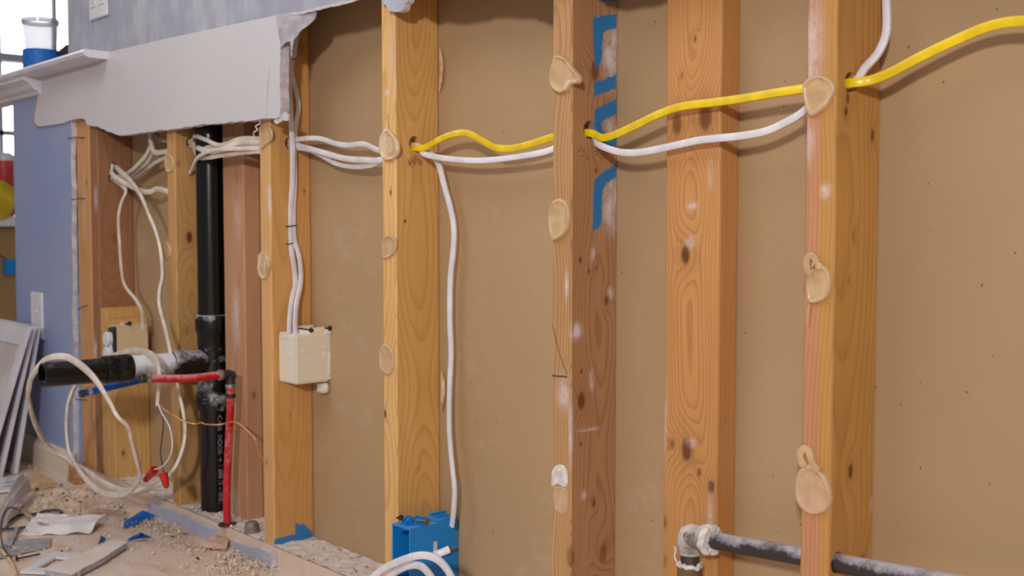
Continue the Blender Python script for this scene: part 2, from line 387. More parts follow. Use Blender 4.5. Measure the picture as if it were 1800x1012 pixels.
# ------------------------------------------------------------------ studs
def seg_dist(px, py, poly):
    """signed distance (inside positive) of points to polygon, numpy"""
    n = len(poly); d = np.full(px.shape, 1e9); ins = np.zeros(px.shape, bool)
    for i in range(n):
        (x0, y0), (x1, y1) = poly[i], poly[(i+1) % n]
        ex, ey = x1-x0, y1-y0; L = ex*ex+ey*ey+1e-12
        t = np.clip(((px-x0)*ex+(py-y0)*ey)/L, 0, 1)
        d = np.minimum(d, np.hypot(px-x0-t*ex, py-y0-t*ey))
        c = ((y0 > py) != (y1 > py)) & (px < (x1-x0)*(py-y0)/(y1-y0+1e-12)+x0); ins ^= c
    return np.where(ins, d, -d)
def grid_box(a, b, st):
    bm = bmesh.new(); xs, ys, zs = [], [], []
    def rng(lo, hi, s): n = max(1, int(round((hi-lo)/s))); return [lo+(hi-lo)*i/n for i in range(n+1)]
    xs, ys = rng(a[0], b[0], st), rng(a[1], b[1], st)
    zf = min(b[2], 1.22); zs = rng(a[2], zf, st) + (rng(zf, b[2], .05)[1:] if b[2] > zf+.01 else [])
    cache = {}
    def V(x, y, z):
        k = (round(x, 6), round(y, 6), round(z, 6))
        if k not in cache: cache[k] = bm.verts.new((x, y, z))
        return cache[k]
    for z0, z1 in zip(zs, zs[1:]):
        for x0, x1 in zip(xs, xs[1:]):
            for y in (a[1], b[1]): bm.faces.new((V(x0, y, z0), V(x1, y, z0), V(x1, y, z1), V(x0, y, z1)))
        for y0, y1 in zip(ys, ys[1:]):
            for x in (a[0], b[0]): bm.faces.new((V(x, y0, z0), V(x, y1, z0), V(x, y1, z1), V(x, y0, z1)))
    for x0, x1 in zip(xs, xs[1:]):
        for y0, y1 in zip(ys, ys[1:]):
            for z in (a[2], b[2]): bm.faces.new((V(x0, y0, z), V(x1, y0, z), V(x1, y1, z), V(x0, y1, z)))
    bmesh.ops.recalc_face_normals(bm, faces=bm.faces); me = bpy.data.meshes.new('stud'); bm.to_mesh(me); bm.free(); return me
def timber(name, a, b, mat, label, cat='stud', pith=(.02, .045), knots=(), dusts=(), paints=(), holes=(), tone=None, step=.003, group=None, wob=.010, slope=.012, seed=0, chamfer=True):
    me = grid_box(a, b, step)
    if chamfer:     # slightly eased long corners
        for v in me.vertices:
            for cx, sx_ in ((a[0], 1), (b[0], -1)):
                for cy, sy_ in ((a[1], 1), (b[1], -1)):
                    if abs(v.co.x-cx) < 1e-5 and abs(v.co.y-cy) < 1e-5:
                        k = .0011+.0006*noise.noise(Vector((cx*9, cy*9, v.co.z*14)))
                        v.co.x += sx_*k; v.co.y += sy_*k
    o = bpy.data.objects.new(name, me); COL.objects.link(o)
    for hc, hr in holes:
        cb = MB(); cb.lathe((a[0]-.02, hc[0], hc[1]), (1, 0, 0), [(hr, 0), (hr, b[0]-a[0]+.04)], 24)
        c = cb.build('cut', None); md = o.modifiers.new('b', 'BOOLEAN'); md.object = c; md.operation = 'DIFFERENCE'; md.solver = 'EXACT'
        dg = bpy.context.evaluated_depsgraph_get(); nm = bpy.data.meshes.new_from_object(o.evaluated_get(dg))
        o.modifiers.clear(); o.data = nm; bpy.data.objects.remove(c)
    me = o.data; n = len(me.vertices); co = np.empty(n*3); me.vertices.foreach_get('co', co); co = co.reshape(-1, 3)
    X, Y, Z = co[:, 0], co[:, 1], co[:, 2]; rs = np.random.RandomState(seed)
    p1, p2, p3, p4 = rs.uniform(0, 6.28, 4)
    cx = a[0]+pith[0] + slope*(Z-.6) + wob*np.sin(Z*6.5+p1)*.6 + wob*.5*np.sin(Z*15+p2)
    cy = a[1]+pith[1] + wob*.6*np.sin(Z*4.1+p3) + wob*.15*np.sin(Z*21+p4)
    R = np.hypot(X-cx, Y-cy)
    kn = np.zeros(n); du = np.zeros(n); pa = np.full(n, -1.0)
    # grain flows around each knot
    for kp, kr, ks in knots:
        kp = np.array(kp); dx = np.hypot(X-kp[0], Y-kp[1]); dz = np.abs(Z-kp[2]); d = np.hypot(dx*1.15, dz*.62)/kr
        ker = np.exp(-(d/2.6)**2); R = R + ker*kr*1.25
        kn = np.maximum(kn, np.clip((1.0-d)*2.6, 0, .85)*ks + .30*ks*np.exp(-(d/1.7)**2))
    for face, (px, py), (rx, ry), sgn in dusts:
        c = P(px, py, x=b[0]) if face == 'x' else P(px, py, y=a[1])
        zc = (c-CAM).dot(AX); rz = ry*zc/F
        u = (Y-c.y) if face == 'x' else (X-c.x); ru = rx*zc/F*(1.25 if face == 'x' else 1.6)
        on = (X > b[0]-.004) if face == 'x' else (Y < a[1]+.004)
        e = np.exp(-((u/ru)**2+((Z-c.z)/rz)**2)**1.3); du = np.maximum(du, e*sgn*on)
    for face, poly in paints:
        on = (X > b[0]-.002) if face == 'x' else (Y < a[1]+.002)
        pp = [P(px, py, x=b[0]) if face == 'x' else P(px, py, y=a[1]) for px, py in poly]
        pl = [((p.y if face == 'x' else p.x), p.z) for p in pp]
        sd = seg_dist((Y if face == 'x' else X), Z, pl); pa = np.where(on, np.maximum(pa, np.clip(.5+sd/.006, -.9, 1.5)), pa)
    vals = {'ring': R, 'knot': kn, 'dust': du, 'paint': pa}
    if tone: vals['tone'] = np.clip(tone(X-a[0], Y-a[1], Z), 0, 1)
    for k, v in vals.items():
        at = me.attributes.new(k, 'FLOAT', 'POINT'); at.data.foreach_set('value', np.asarray(v, dtype=np.float32))
    me.materials.clear(); me.materials.append(mat)
    return tag(o, label, cat, group)
W1, TOPZ = .038, 1.75
SX = [-.7345, -1.1413, -1.5485, -1.954, -2.362]
def fx(px, py, i): return tuple(P(px, py, x=SX[i]+W1))      # on the side face of stud i
def fy(px, py, y=0): return tuple(P(px, py, y=y))
def hole(px, py, i, r): p = P(px, py, x=SX[i]+W1); return ((p.y, p.z), r)
wd = {}
wd['a'] = wood('wood_right_stud', 'c4904e', '946230', ring=.0055, strength=.38, tone2='c68c66')
wd['b'] = wood('wood_sprayed_stud', 'c79a68', '8e5f38', ring=.0034, strength=.6, tone2='b88c64', dusty='d6ccd0')
wd['c'] = wood('wood_yellow_stud', 'dfae6a', 'b8803c', ring=.0062, strength=.5, tone2='e8bd7c')
wd['d'] = wood('wood_box_stud', 'd4a062', 'ad7838', ring=.005, strength=.35, tone2='dcab74')
wd['e'] = wood('wood_left_stud', 'c79a62', '996c38', ring=.005, strength=.35)
wd['f'] = wood('wood_flat_stud', 'ca9258', '9a6030', ring=.0030, strength=.5)
wd['g'] = wood('wood_red_stud', 'c39470', '986844', ring=.004, strength=.4)
wd['h'] = wood('wood_corner_stud', 'd09a68', 'aa7444', ring=.004, strength=.35)
wd['i'] = wood('wood_dark_red_stud', '9c6e4c', '754a30', ring=.004, strength=.35)
wd['j'] = wood('wood_block', 'd0a466', 'a87638', ring=.006, strength=.35)
wd['plate'] = wood('wood_plate', 'e0c8b8', 'c2a48c', ring=.005, strength=.35, dusty='e0d6d2')
spray = [[(1044, -4), (1083, -8), (1083, 3), (1050, 2)],
         [(1042, 32), (1060, 27), (1084, 24), (1084, 50), (1068, 53), (1060, 58), (1059, 90), (1057, 110), (1052, 118), (1046, 119), (1043, 80)],
         [(1044, 145), (1084, 130), (1084, 155), (1066, 162), (1044, 171)],
         [(1044, 194), (1060, 184), (1084, 174), (1084, 201), (1064, 210), (1058, 216), (1058, 228), (1066, 234), (1084, 238), (1084, 256), (1060, 262), (1050, 250), (1045, 220)],
         [(1044, 316), (1060, 302), (1084, 288), (1084, 312), (1066, 322), (1060, 334), (1058, 370), (1057, 396), (1052, 402), (1042, 404), (1042, 360)]]
s0 = timber('wall_stud', (SX[0], 0, .038), (SX[0]+W1, BACK, TOPZ), wd['a'], 'stud crossed by the yellow cable nearest the right edge, with two looped glue blobs',
    pith=(-.035, .02), knots=[(fx(1490, 172, 0), .0045, .8), (fx(1487, 196, 0), .0038, .9), (fx(1534, 238, 0), .005, .8), (fx(1495, 828, 0), .006, .9), (fx(1516, 990, 0), .008, .6), (fx(1492, 492, 0), .003, .5), (fx(1500, 414, 0), .004, .35)],
    dusts=[('y', (1425, 90), (14, 90), .6), ('y', (1451, 336), (6, 12), .9), ('x', (1533, 888), (4, 14), 1.2), ('y', (1420, 250), (8, 40), .5)],
    holes=[hole(1496, 146, 0, .0125), hole(1472, 989, 0, .0125)], tone=lambda x, y, z: ((x < .022+.004*np.sin(z*7))*(y < .004))*1.0, seed=3, wob=.007)
s1 = timber('wall_stud', (SX[1], 0, .038), (SX[1]+W1, BACK, TOPZ), wd['b'], 'stud with blue spray-painted strokes on its side face',
    pith=(-.012, .060), knots=[(fx(1046, 124, 1), .010, .75), (fx(1022, 704, 1), .009, .8), (fx(1020, 457, 1), .003, .9), (fx(1066, 528, 1), .005, .7), (fx(1022, 653, 1), .0018, 1.2), (fx(1035, 477, 1), .0016, 1.2), (fx(1048, 470, 1), .0016, 1.2), (fx(1021, 780, 1), .0018, 1.3), (fx(1044, 883, 1), .004, .7), (fx(1003, 980, 1), .010, .5), (fx(1060, 972, 1), .010, .55), (fx(1048, 300, 1), .0025, .8)],
    dusts=[('x', (1076, 96), (19, 52), 1.0), ('x', (1076, 360), (18, 46), 1.0), ('x', (1074, 222), (14, 14), .9), ('x', (1012, 582), (12, 14), .9), ('x', (1074, 515), (6, 10), .8), ('y', (992, 690), (10, 30), .7), ('y', (996, 500), (3, 24), .8), ('x', (1003, 760), (5, 60), .6), ('x', (1040, 668), (5, 18), .7), ('x', (1035, 755), (22, 3), .5), ('x', (1042, 448), (4, 12), .8), ('x', (1026, 870), (6, 8), .5)],
    paints=[('x', p) for p in spray], holes=[hole(1037, 228, 1, .0125)], tone=lambda x, y, z: (y > .003)*1.0, step=.0017, seed=11, wob=.012)
s2 = timber('wall_stud', (SX[2], 0, .038), (SX[2]+W1, BACK, TOPZ), wd['c'], 'pale yellow stud carrying the blue electrical box',
    pith=(-.002, .050), knots=[(fx(712, 389, 2), .0022, 1), (fy(687, 338), .003, 1.1), (fy(677, 727), .005, .8), (fx(735, 822, 2), .003, .4)],
    dusts=[('y', (681, 163), (5, 6), .7), ('y', (690, 100), (6, 80), .25)], holes=[hole(730, 252, 2, .0125)], tone=lambda x, y, z: (y < .003)*1.0, seed=5, wob=.016, step=.0025)
s3 = timber('wall_stud', (SX[3], 0, .038), (SX[3]+W1, BACK, TOPZ), wd['d'], 'stud with the cream electrical box and blue paint at its foot',
    pith=(-.03, .03), knots=[(fy(468, 812), .005, .4), (fx(535, 336, 3), .002, .9), (fx(528, 83, 3), .012, .35), (fx(510, 730, 3), .002, .7)],
    dusts=[('y', (473, 350), (3, 30), .8), ('y', (461, 760), (3, 120), .7)], paints=[('x', [(479, 948), (519, 938), (519, 917), (527, 922), (531, 919), (538, 924), (550, 935), (550, 956), (479, 974)])],
    holes=[hole(512, 252, 3, .0135)], tone=lambda x, y, z: (y < .003)*1.0, seed=9, wob=.006)
s4 = timber('wall_stud', (SX[4], 0, .038), (SX[4]+W1, BACK, TOPZ), wd['e'], 'stud directly left of the black drain pipe',
    pith=(-.01, .03), knots=[(fx(333, 417, 4), .009, .9), (fx(314, 287, 4), .006, .4), (fx(330, 580, 4), .008, .3)], holes=[hole(337, 251, 4, .0135), hole(333, 304, 4, .005)],
    paints=[('x', [(318, 898), (345, 893), (345, 900), (325, 908)])], seed=13)
fl0, fl1 = P(1168, 500, y=.051).x, P(1255, 500, y=.051).x
s5 = timber('wall_stud', (fl0, .051, .038), (fl0+.089, BACK, TOPZ), wd['f'], 'flat-turned stud against the brown board, behind the cables in the wide middle bay',
    pith=(.045, -.034), knots=[(fy(1205, 447, .051), .009, .9), (fy(1207, 790, .051), .011, .85), (fy(1190, 218, .051), .010, .7), (fy(1240, 205, .051), .013, .75), (fy(1222, 68, .051), .003, .8), (fy(1198, 133, .051), .003, .6), (fy(1250, 856, .051), .006, 1), (fy(1182, 780, .051), .005, .6), (fy(1229, 830, .051), .004, .7), (fy(1167, 917, .051), .006, .6), (fy(1168, 985, .051), .006, .4)],
    dusts=[('y', (1216, 362), (7, 7), .9), ('y', (1213, 426), (6, 10), .7), ('y', (1167, 740), (4, 60), .6), ('y', (1215, 778), (7, 8), .6), ('y', (1248, 900), (4, 40), .5), ('y', (1250, 300), (5, 30), .3)], seed=21, wob=.004, slope=.003)
s6 = timber('wall_stud', (-2.205, .051, .038), (-2.116, BACK, TOPZ), wd['g'], 'reddish flat stud behind the red water pipe', pith=(.06, -.05), dusts=[('y', (415, 560), (8, 50), .6), ('y', (418, 380), (8, 50), .3), ('y', (412, 890), (8, 30), .6)], knots=[((-2.116, .07, .30), .006, .6)], seed=23)
cA, cB, cC = P(137, 400, y=0).x, P(160, 400, y=0).x, P(173, 400, y=0).x
s7 = timber('corner_stud', (cA, 0, .038), (cB-.0015, BACK, TOPZ), wd['h'], 'broad corner stud beside the blue painted wall edge', pith=(.03, -.05), knots=[(fy(152, 322), .007, .5)], dusts=[('y', (148, 350), (5, 60), .3)], seed=25)
hp = [P(200, 294, x=cC), P(199, 313, x=cC)]
s8 = timber('corner_stud', (cB, 0, .038), (cC, BACK, TOPZ), wd['i'], 'dark reddish stud whose side has two black cable holes', pith=(-.05, .03), knots=[((cC, .04, .62), .007, .5)], dusts=[('y', (168, 350), (4, 20), .8), ('y', (168, 620), (4, 30), .8), ('y', (168, 790), (4, 30), .7)], holes=[((p.y, p.z), .012) for p in hp], seed=27)
k1 = P(180, 541, y=0).z; k2 = P(192, 560, y=0).z
s9 = timber('cripple_stud', (cC+.0005, 0, .038), (cC+.0385, BACK, k1), wd['j'], 'short cripple stud fixed to the dark reddish corner stud', pith=(-.03, .05), seed=29)
s10 = timber('cripple_stud', (cC+.039, 0, .038), (cC+.077, BACK, k2), wd['j'], 'slightly lower cripple stud carrying the small tan outlet box', pith=(-.04, .03), seed=31, knots=[((cC+.077, .02, .10), .004, .9)])
timber('bottom_plate', (cA, -.002, 0), (.9, BACK, .038), wd['plate'], 'dusty wooden bottom plate lying under all the studs', 'plate', pith=(.0, -.04), step=.006, chamfer=False,
       dusts=[])
# dust on the plate: thin layer of plaster
# ------------------------------------------------------------------ adhesive blobs on the studs
def blob(px, mat, parent, y=0, h=.004, rim=True, label=None, x=None, seed=0, name='adhesive_blob'):
    pts = [P(a, b, x=x) if x is not None else P(a, b, y=y) for a, b in px]
    pts = catmull(pts+[pts[0]], .003)[:-1]; c = sum(pts, Vector())/len(pts)
    nrm = Vector((1, 0, 0)) if x is not None else Vector((0, -1, 0))
    bm = bmesh.new(); prof = [(1, 0), (.99, .4), (.95, .85), (.89, 1.0), (.83, .93 if rim else 1.0), (.77, .62 if rim else 1.05), (.72, .5 if rim else 1.05), (.4, .5 if rim else 1.1), (.12, .5 if rim else 1.1)]
    rings = [[bm.verts.new(c+(p-c)*k + nrm*(h*.8*t*(1+.22*noise.noise((p*k)*70+Vector((seed, 0, 0)))) + .00005)) for p in pts] for k, t in prof]
    n = len(pts)
    for r0, r1 in zip(rings, rings[1:]):
        for i in range(n): bm.faces.new((r0[i], r0[(i+1) % n], r1[(i+1) % n], r1[i]))
    bm.faces.new(rings[-1]); bm.faces.new(rings[0][::-1]); bmesh.ops.recalc_face_normals(bm, faces=bm.faces)
    me = bpy.data.meshes.new(name); bm.to_mesh(me); bm.free(); o = link(name, me, mat, parent, ang=70)
    if label: o['label'] = label
    return o
blob([(1412, 150), (1421, 139), (1436, 132), (1452, 134), (1466, 145), (1470, 158), (1465, 172), (1452, 190), (1438, 202), (1426, 207), (1421, 197), (1415, 176)], M['glue'], s0, h=.005, seed=1, label='teardrop of dried tan glue')
blob([(1425, 478), (1432, 470), (1441, 462), (1450, 466), (1460, 480), (1463, 500), (1459, 518), (1447, 530), (1430, 534), (1422, 528), (1420, 500), (1423, 488)], M['glue'], s0, h=.006, seed=2, label='glossy glue blob with a small loop on top')
blob([(1412, 820), (1424, 814), (1434, 818), (1447, 830), (1458, 848), (1464, 872), (1459, 892), (1445, 903), (1425, 904), (1408, 890), (1400, 868), (1401, 845), (1405, 828)], M['glue_pale'], s0, h=.006, seed=3, label='large pale flattened glue blob')
blob([(978, 97), (990, 98), (1002, 108), (1012, 122), (1022, 134), (1022, 146), (1008, 150), (1000, 160), (986, 165), (973, 155), (968, 138), (973, 112)], M['glue'], s1, h=.008, seed=4, label='thick glue blob with a peak on its right')
blob([(974, 352), (986, 348), (998, 356), (1004, 374), (1002, 398), (994, 412), (980, 423), (972, 422), (967, 400), (967, 372)], M['glue'], s1, h=.006, seed=5, label='oval glue blob above a thin drip')
blob([(970, 829), (976, 819), (986, 816), (996, 824), (998, 850), (992, 856), (980, 850), (970, 854)], M['plaster'], s1, h=.0015, rim=False, seed=6, label='white plaster smear', name='plaster_smear')
blob([(974, 854), (992, 857), (997, 870), (996, 898), (988, 904), (976, 894), (973, 870)], M['glue_pale'], s1, h=.0008, seed=7, label='thin film of torn yellow glue')
blob([(671, 240), (676, 229), (683, 226), (694, 236), (702, 252), (703, 266), (697, 278), (686, 284), (676, 279), (670, 265)], M['glue_gloss'], s2, h=.007, seed=8, label='wet looking glossy glue blob over cable end')
blob([(673, 424), (680, 414), (690, 414), (698, 426), (696, 442), (688, 451), (675, 455), (673, 445)], M['glue'], s2, h=.004, seed=9)
blob([(668, 615), (674, 605), (684, 606), (692, 620), (694, 640), (688, 656), (680, 659), (670, 650), (668, 635)], M['glue_pale'], s2, h=.004, seed=10)
blob([(457, 222), (463, 218), (474, 221), (480, 232), (478, 246), (466, 258), (459, 262), (458, 240)], M['glue'], s3, h=.005, seed=11)
blob([(456, 450), (461, 442), (468, 444), (475, 458), (476, 472), (470, 488), (462, 490), (456, 478)], M['glue_gloss'], s3, h=.006, seed=12, label='glossy glue blob on the narrow face')
blob([(290, 278), (295, 270), (303, 276), (306, 290), (302, 302), (294, 302), (291, 292)], M['glue'], s4, h=.004, seed=13)
blob([(288, 432), (294, 424), (300, 436), (300, 450), (293, 458), (288, 450)], M['glue'], s4, h=.005, seed=14)
def loop(pts, parent, w=.006):
    q = [P(a, b, y=-.0018) for a, b in pts]; MB().tube(q, w, w*.75, n=10, step=.003).build('glue_loop', M['glue'], parent)
loop([(1426, 484), (1420, 470), (1420, 456), (1426, 449), (1433, 452), (1436, 462), (1432, 472), (1436, 466), (1446, 470)], s0, .0085)
loop([(1416, 820), (1409, 806), (1409, 794), (1416, 788), (1423, 793), (1427, 806), (1433, 820), (1440, 828)], s0, .0095)
# drips squeezed out behind the yellow stud
def drip(pts, parent, w=.005, mat=None):
    return MB().tube(pts, w, w*.7, taper=True).build('glue_drip', mat or M['glue_gloss'], parent)
xr = SX[2]+W1
drip([P(773, 84, y=.086), P(776, 110, y=.082), P(775, 140, y=.082), P(772, 162, y=.086)], s2, .007)
drip([P(776, 652, y=.085), P(779, 680, y=.082), P(776, 722, y=.086)], s2, .009)
drip([P(969, 418, y=-.001), P(968, 440, y=-.001), P(967, 452, y=-.001)], s1, .002, M['glue'])
drip([P(1423, 532, y=-.002), P(1421, 550, y=-.001), P(1420, 572, y=-.001)], s0, .003, M['glue'])
drip([P(680, 200, y=-.001), P(681, 215, y=-.001), P(682, 228, y=-.003)], s2, .004, M['glue_gloss'])
# splinters round the drilled holes
def splinters(px, py, i, parent, n=16, seed=0, spread=14):
    rnd = random.Random(seed); mb = MB(); x = SX[i]+W1
    for k in range(n):
        a = P(px+rnd.uniform(-spread, spread), py+rnd.uniform(-5, 8), x=x+.0006); d = Vector((rnd.uniform(.3, 1)*.004, rnd.uniform(-.006, .006), rnd.uniform(-.010, -.002)))
        mb.tube([a-Vector((.001, 0, 0)), a+d*.5+Vector((.002, 0, 0)), a+d], .0018, .0006, step=.002, taper=True, n=5)
    return mb.build('splinter_tuft', wd_plain, parent)
wd_plain = spotty('raw_splinters', hx('c08f5c'), hx('9a6a3a'), 60, .8)
splinters(729, 277, 2, s2, 22, 1, 12); splinters(1022, 262, 1, s1, 8, 2, 8); splinters(1048, 262, 1, s1, 6, 3, 5); splinters(512, 238, 3, s3, 6, 4, 8)
# pencil line
pm = MB(); pm.tube([P(971, 570, y=-.0004), P(983, 620, y=-.0004), P(997, 658, y=-.0004)], .0011, .0003, n=6); pm.tube([P(970, 660, y=-.0004), P(997, 662, y=-.0004)], .0022, .0003, n=6)
pm.build('pencil_mark', M['mark'], s1)
# ------------------------------------------------------------------ cables
def cable(pts, mat, label, w=.0105, t=.0055, name='electrical_cable', tw=.15, **kw):
    q = []
    for p in pts:
        if isinstance(p, Vector): q.append(p); continue
        if len(p) == 4: q.append(P(p[0], p[1], x=p[2]))
        else: q.append(P(p[0], p[1], y=p[2]))
    o = MB().tube(q, w, t, twist=tw, **kw).build(name, mat); return tag(o, label, 'cable')
H = .037
Z0, Z1, Z2, Z3 = [P(a, b, x=SX[i]+W1).z for i, (a, b) in enumerate(((1496, 146), (1037, 228), (730, 252), (512, 252)))]
hy = [P(a, b, x=SX[i]+W1).y for i, (a, b) in enumerate(((1496, 146), (1037, 228), (730, 252), (512, 252)))]
def thru(i, dy=0, dz=0):
    z = (Z0, Z1, Z2, Z3)[i]; y = hy[i]
    return [Vector((SX[i]-.004, y+dy, z+dz)), Vector((SX[i]+W1+.003, y+dy, z+dz))]
cable([Vector((SX[2]+.010, hy[2]-.001, Z2-.007)), Vector((SX[2]+W1+.004, hy[2]-.003, Z2-.0075)), (748, 259, .038), (775, 244, .038), (800, 235, .037), (822, 234, .036), (845, 245, .036), (872, 259, .037), (905, 260, .038), (940, 251, .038), (968, 242, .038)]
      + thru(1, -.002, -.0045) + [(1058, 242, .036), (1085, 235, .034), (1120, 219, .034), (1160, 200, .034), (1200, 187, .034), (1255, 180, .035), (1300, 174, .036), (1360, 164, .037), (1405, 157, .037)]
      + thru(0, -.001, .000) + [(1530, 141, .037), (1565, 128, .04), (1620, 99, .045), (1690, 66, .05), (1740, 46, .05), (1790, 37, .05), (1850, 40, .05), (1950, 60, .05)],
      M['yellow_cable'], 'bright yellow flat cable threaded through three studs', .0108, .0055)
wA = cable([(456, 262, .03)] + thru(3, .0, .006) + [(540, 243, .045), (565, 244, .05), (590, 252, .05), (612, 255, .05), (640, 253, .045), (668, 264, .04)] + thru(2, .002, -.004)
      + [(745, 270, .04), (775, 277, .042), (810, 281, .043), (850, 282, .043), (900, 277, .042), (968, 264, .04)] + thru(1, .003, -.006)
      + [(1050, 252, .038), (1075, 263, .036), (1098, 268, .034), (1130, 267, .034), (1180, 257, .034), (1225, 247, .034), (1260, 243, .035), (1300, 239, .036), (1345, 231, .038), (1380, 216, .038), (1408, 200, .038)]
      + [Vector((SX[0]-.004, hy[0], Z0-.014)), Vector((SX[0]+.010, hy[0], Z0-.005)), Vector((SX[0]+W1+.003, hy[0]+.002, Z0+.001))] + [(1520, 120, .042), (1543, 94, .05), (1557, 62, .055), (1559, 30, .058), (1558, -5, .06), (1556, -120, .06)],
      M['white_cable'], 'white cable below the yellow one, turning up beyond the rightmost stud', .0095, .0055)
cable([(456, 250, .03)] + thru(3, .002, -.002) + [(548, 262, .045), (575, 270, .05), (605, 278, .05), (640, 281, .045), (668, 281, .042)] + [Vector((SX[2]-.004, hy[2], Z2-.012)), Vector((SX[2]+.015, hy[2], Z2-.007)), Vector((SX[2]+W1+.003, hy[2]+.006, Z2-.006))]
      + [(757, 270, .050), (771, 288, .058), (781, 325, .064), (792, 365, .067), (798, 400, .068), (797, 440, .068), (792, 490, .068), (791, 560, .068), (793, 620, .068), (790, 690, .066), (790, 760, .062), (795, 820, .058), (799, 860, .056), (797, 900, .056), (794, 925, .056)],
      M['white_cable'], 'white cable dropping down into the blue electrical box', .0105, .0055)
cable([(456, 268, .03)] + thru(3, .004, -.008) + [(545, 264, .05), (568, 275, .058), (590, 287, .06), (620, 293, .06), (650, 291, .05), (670, 283, .045), Vector((SX[2]-.004, hy[2]+.004, Z2-.014)), Vector((SX[2]+.02, hy[2]+.003, Z2-.006))],
      M['white_cable'], 'lowest sagging white cable between the cream box stud and pale yellow stud', .0085, .005)
# bundle crossing in front of the black drain pipe
h4 = P(337, 251, x=SX[4]+W1)
def from4(dy, dz): return [Vector((SX[4]+.012, h4.y+dy, h4.z+dz)), Vector((SX[4]+W1+.004, h4.y+dy*.9, h4.z+dz))]
def to3(dy, dz): return [Vector((SX[3]-.003, hy[3]-.004+dy, Z3+dz)), Vector((SX[3]+.015, hy[3]-.002+dy, Z3+dz*.8))]
cable(from4(0, .008) + [(343, 239, .022), (361, 245, .006), (385, 255, .003), (425, 254, .012)] + to3(0, -.002), M['cream_cable'], 'cable arching highest out of the hole before dipping over the drain pipe', .009, .0055)
cable(from4(-.004, .002) + [(347, 259, .018), (367, 266, -.001), (391, 263, -.003), (425, 250, .010)] + to3(-.006, .004), M['cream_cable'], 'thick front cable of the bundle sagging across the drain pipe', .011, .006)
cable(from4(.003, -.003) + [(352, 262, .022), (372, 258, .010), (398, 253, .008), (430, 243, .012)] + to3(.003, .009), M['cream_cable'], 'cable rising from behind toward the top of the bundle at the drain pipe', .009, .0055)
cable(from4(.0, -.008) + [(349, 276, .018), (366, 277, .004), (390, 273, .003), (430, 268, .012)] + to3(0, -.010), M['cream_cable'], 'lowest straight cable of the bundle crossing the drain pipe', .009, .0055)
h4b = P(333, 304, x=SX[4]+W1)
cable([Vector((SX[4]+.02, h4b.y, h4b.z)), Vector((SX[4]+W1+.004, h4b.y, h4b.z+.001)), (340, 291, .022), (348, 277, .004), (370, 265, -.008), (400, 262, -.004), (430, 261, .006)] + to3(.006, -.006), M['cream_cable'], 'hooked cable rising out of the small lower hole beside the drain pipe', .0085, .0055)
# left bay
HA, HB = hp
def fromA(dy=0, dz=0): return [Vector((cC-.02, HA.y+dy, HA.z+dz)), Vector((cC+.004, HA.y+dy, HA.z+dz))]
def fromB(dy=0, dz=0): return [Vector((cC-.02, HB.y+dy, HB.z+dz)), Vector((cC+.004, HB.y+dy, HB.z+dz))]
def in4(dz): return [Vector((SX[4]-.006, h4.y, h4.z+dz)), Vector((SX[4]+.008, h4.y, h4.z+dz*.5))]
cable(fromB(.004, .003)+[(222, 306, .035), (240, 292, .03), (257, 272, .03), (266, 250, .03), (266, 225, .03), (267, 200, .03)], M['cream_cable'], 'cable climbing behind the white strip from the two black holes', .010, .006)
cable(fromB(-.002, .001)+[(228, 310, .045), (250, 293, .04), (262, 280, .04), (268, 262, .04), (270, 240, .04), (270, 210, .04)], M['cream_cable'], 'second climbing cable just right of the first in the far left bay', .009, .0055)
cable([(262, 200, .025), (264, 236, .025), (266, 254, .025), (276, 268, .03)]+in4(-.008), M['cream_cable'], 'thick cable curving down under the white strip into the stud', .012, .007)
cable([(276, 205, .05), (276, 232, .05), (284, 246, .045)]+in4(.008), M['cream_cable'], 'short cable corner showing under the white strip near the stud', .009, .0055)
cable(fromB(.002, -.003)+[(232, 312, .05), (262, 293, .05), (278, 283, .045)]+in4(-.010), M['cream_cable'], 'cable slanting up from the black holes straight to the next stud', .009, .0055)
cable(fromA(-.005, .003)+[(196, 302, .026), (204, 312, .018), (225, 324, .015), (248, 335, .02), (265, 337, .025), (280, 332, .03), Vector((SX[4]-.004, .035, h4.z-.115)), Vector((SX[4]+.006, .035, h4.z-.113))], M['cream_cable'], 'cable leaving the upper black hole and sagging level to the stud', .012, .007)
cable(fromA(.004, .0)+[(212, 301, .02), (231, 320, .005), (249, 347, .0), (263, 380, -.005), (275, 409, -.010), (283, 442, -.015), (286, 484, -.02), (281, 510, -.025), (281, 539, -.03), (292, 584, -.045), (300, 620, -.05),
      (308, 655, -.045), (316, 693, -.035), (324, 732, -.03), (326, 762, -.03), (321, 792, -.04), (307, 824, -.06), (282, 848, -.08), (249, 862, -.095), (216, 861, -.11), (181, 847, -.12), (148, 826, -.13), (111, 804, -.15), (82, 780, -.19), (62, 745, -.24), (50, 700, -.29), (51, 674, -.305),
      (62, 652, -.31), (78, 634, -.305), (98, 627, -.295), (119, 628, -.28), (140, 640, -.275), (166, 665, -.265), (190, 702, -.25), (207, 732, -.24), (224, 748, -.22), (232, 776, -.2), (240, 805, -.18), (246, 830, -.16), (241, 848, -.15), (226, 865, -.14), (202, 870, -.14), (176, 863, -.14), (154, 846, -.15), (136, 822, -.15), (123, 797, -.15), (118, 765, -.15), (118, 732, -.13), (121, 708, -.11), (134, 675, -.09), (160, 645, -.09), (195, 628, -.09), (218, 620, -.095), (238, 616, -.10), (258, 619, -.105), (272, 629, -.11), (279, 648, -.113), (280, 673, -.113), (278, 692, -.11), (277, 711, -.108)],
      M['cream_cable'], 'long dusty cable coiled in big loops around the horizontal black pipe', .0135, .008, tw=.1, ref=(.6, .8, 0))
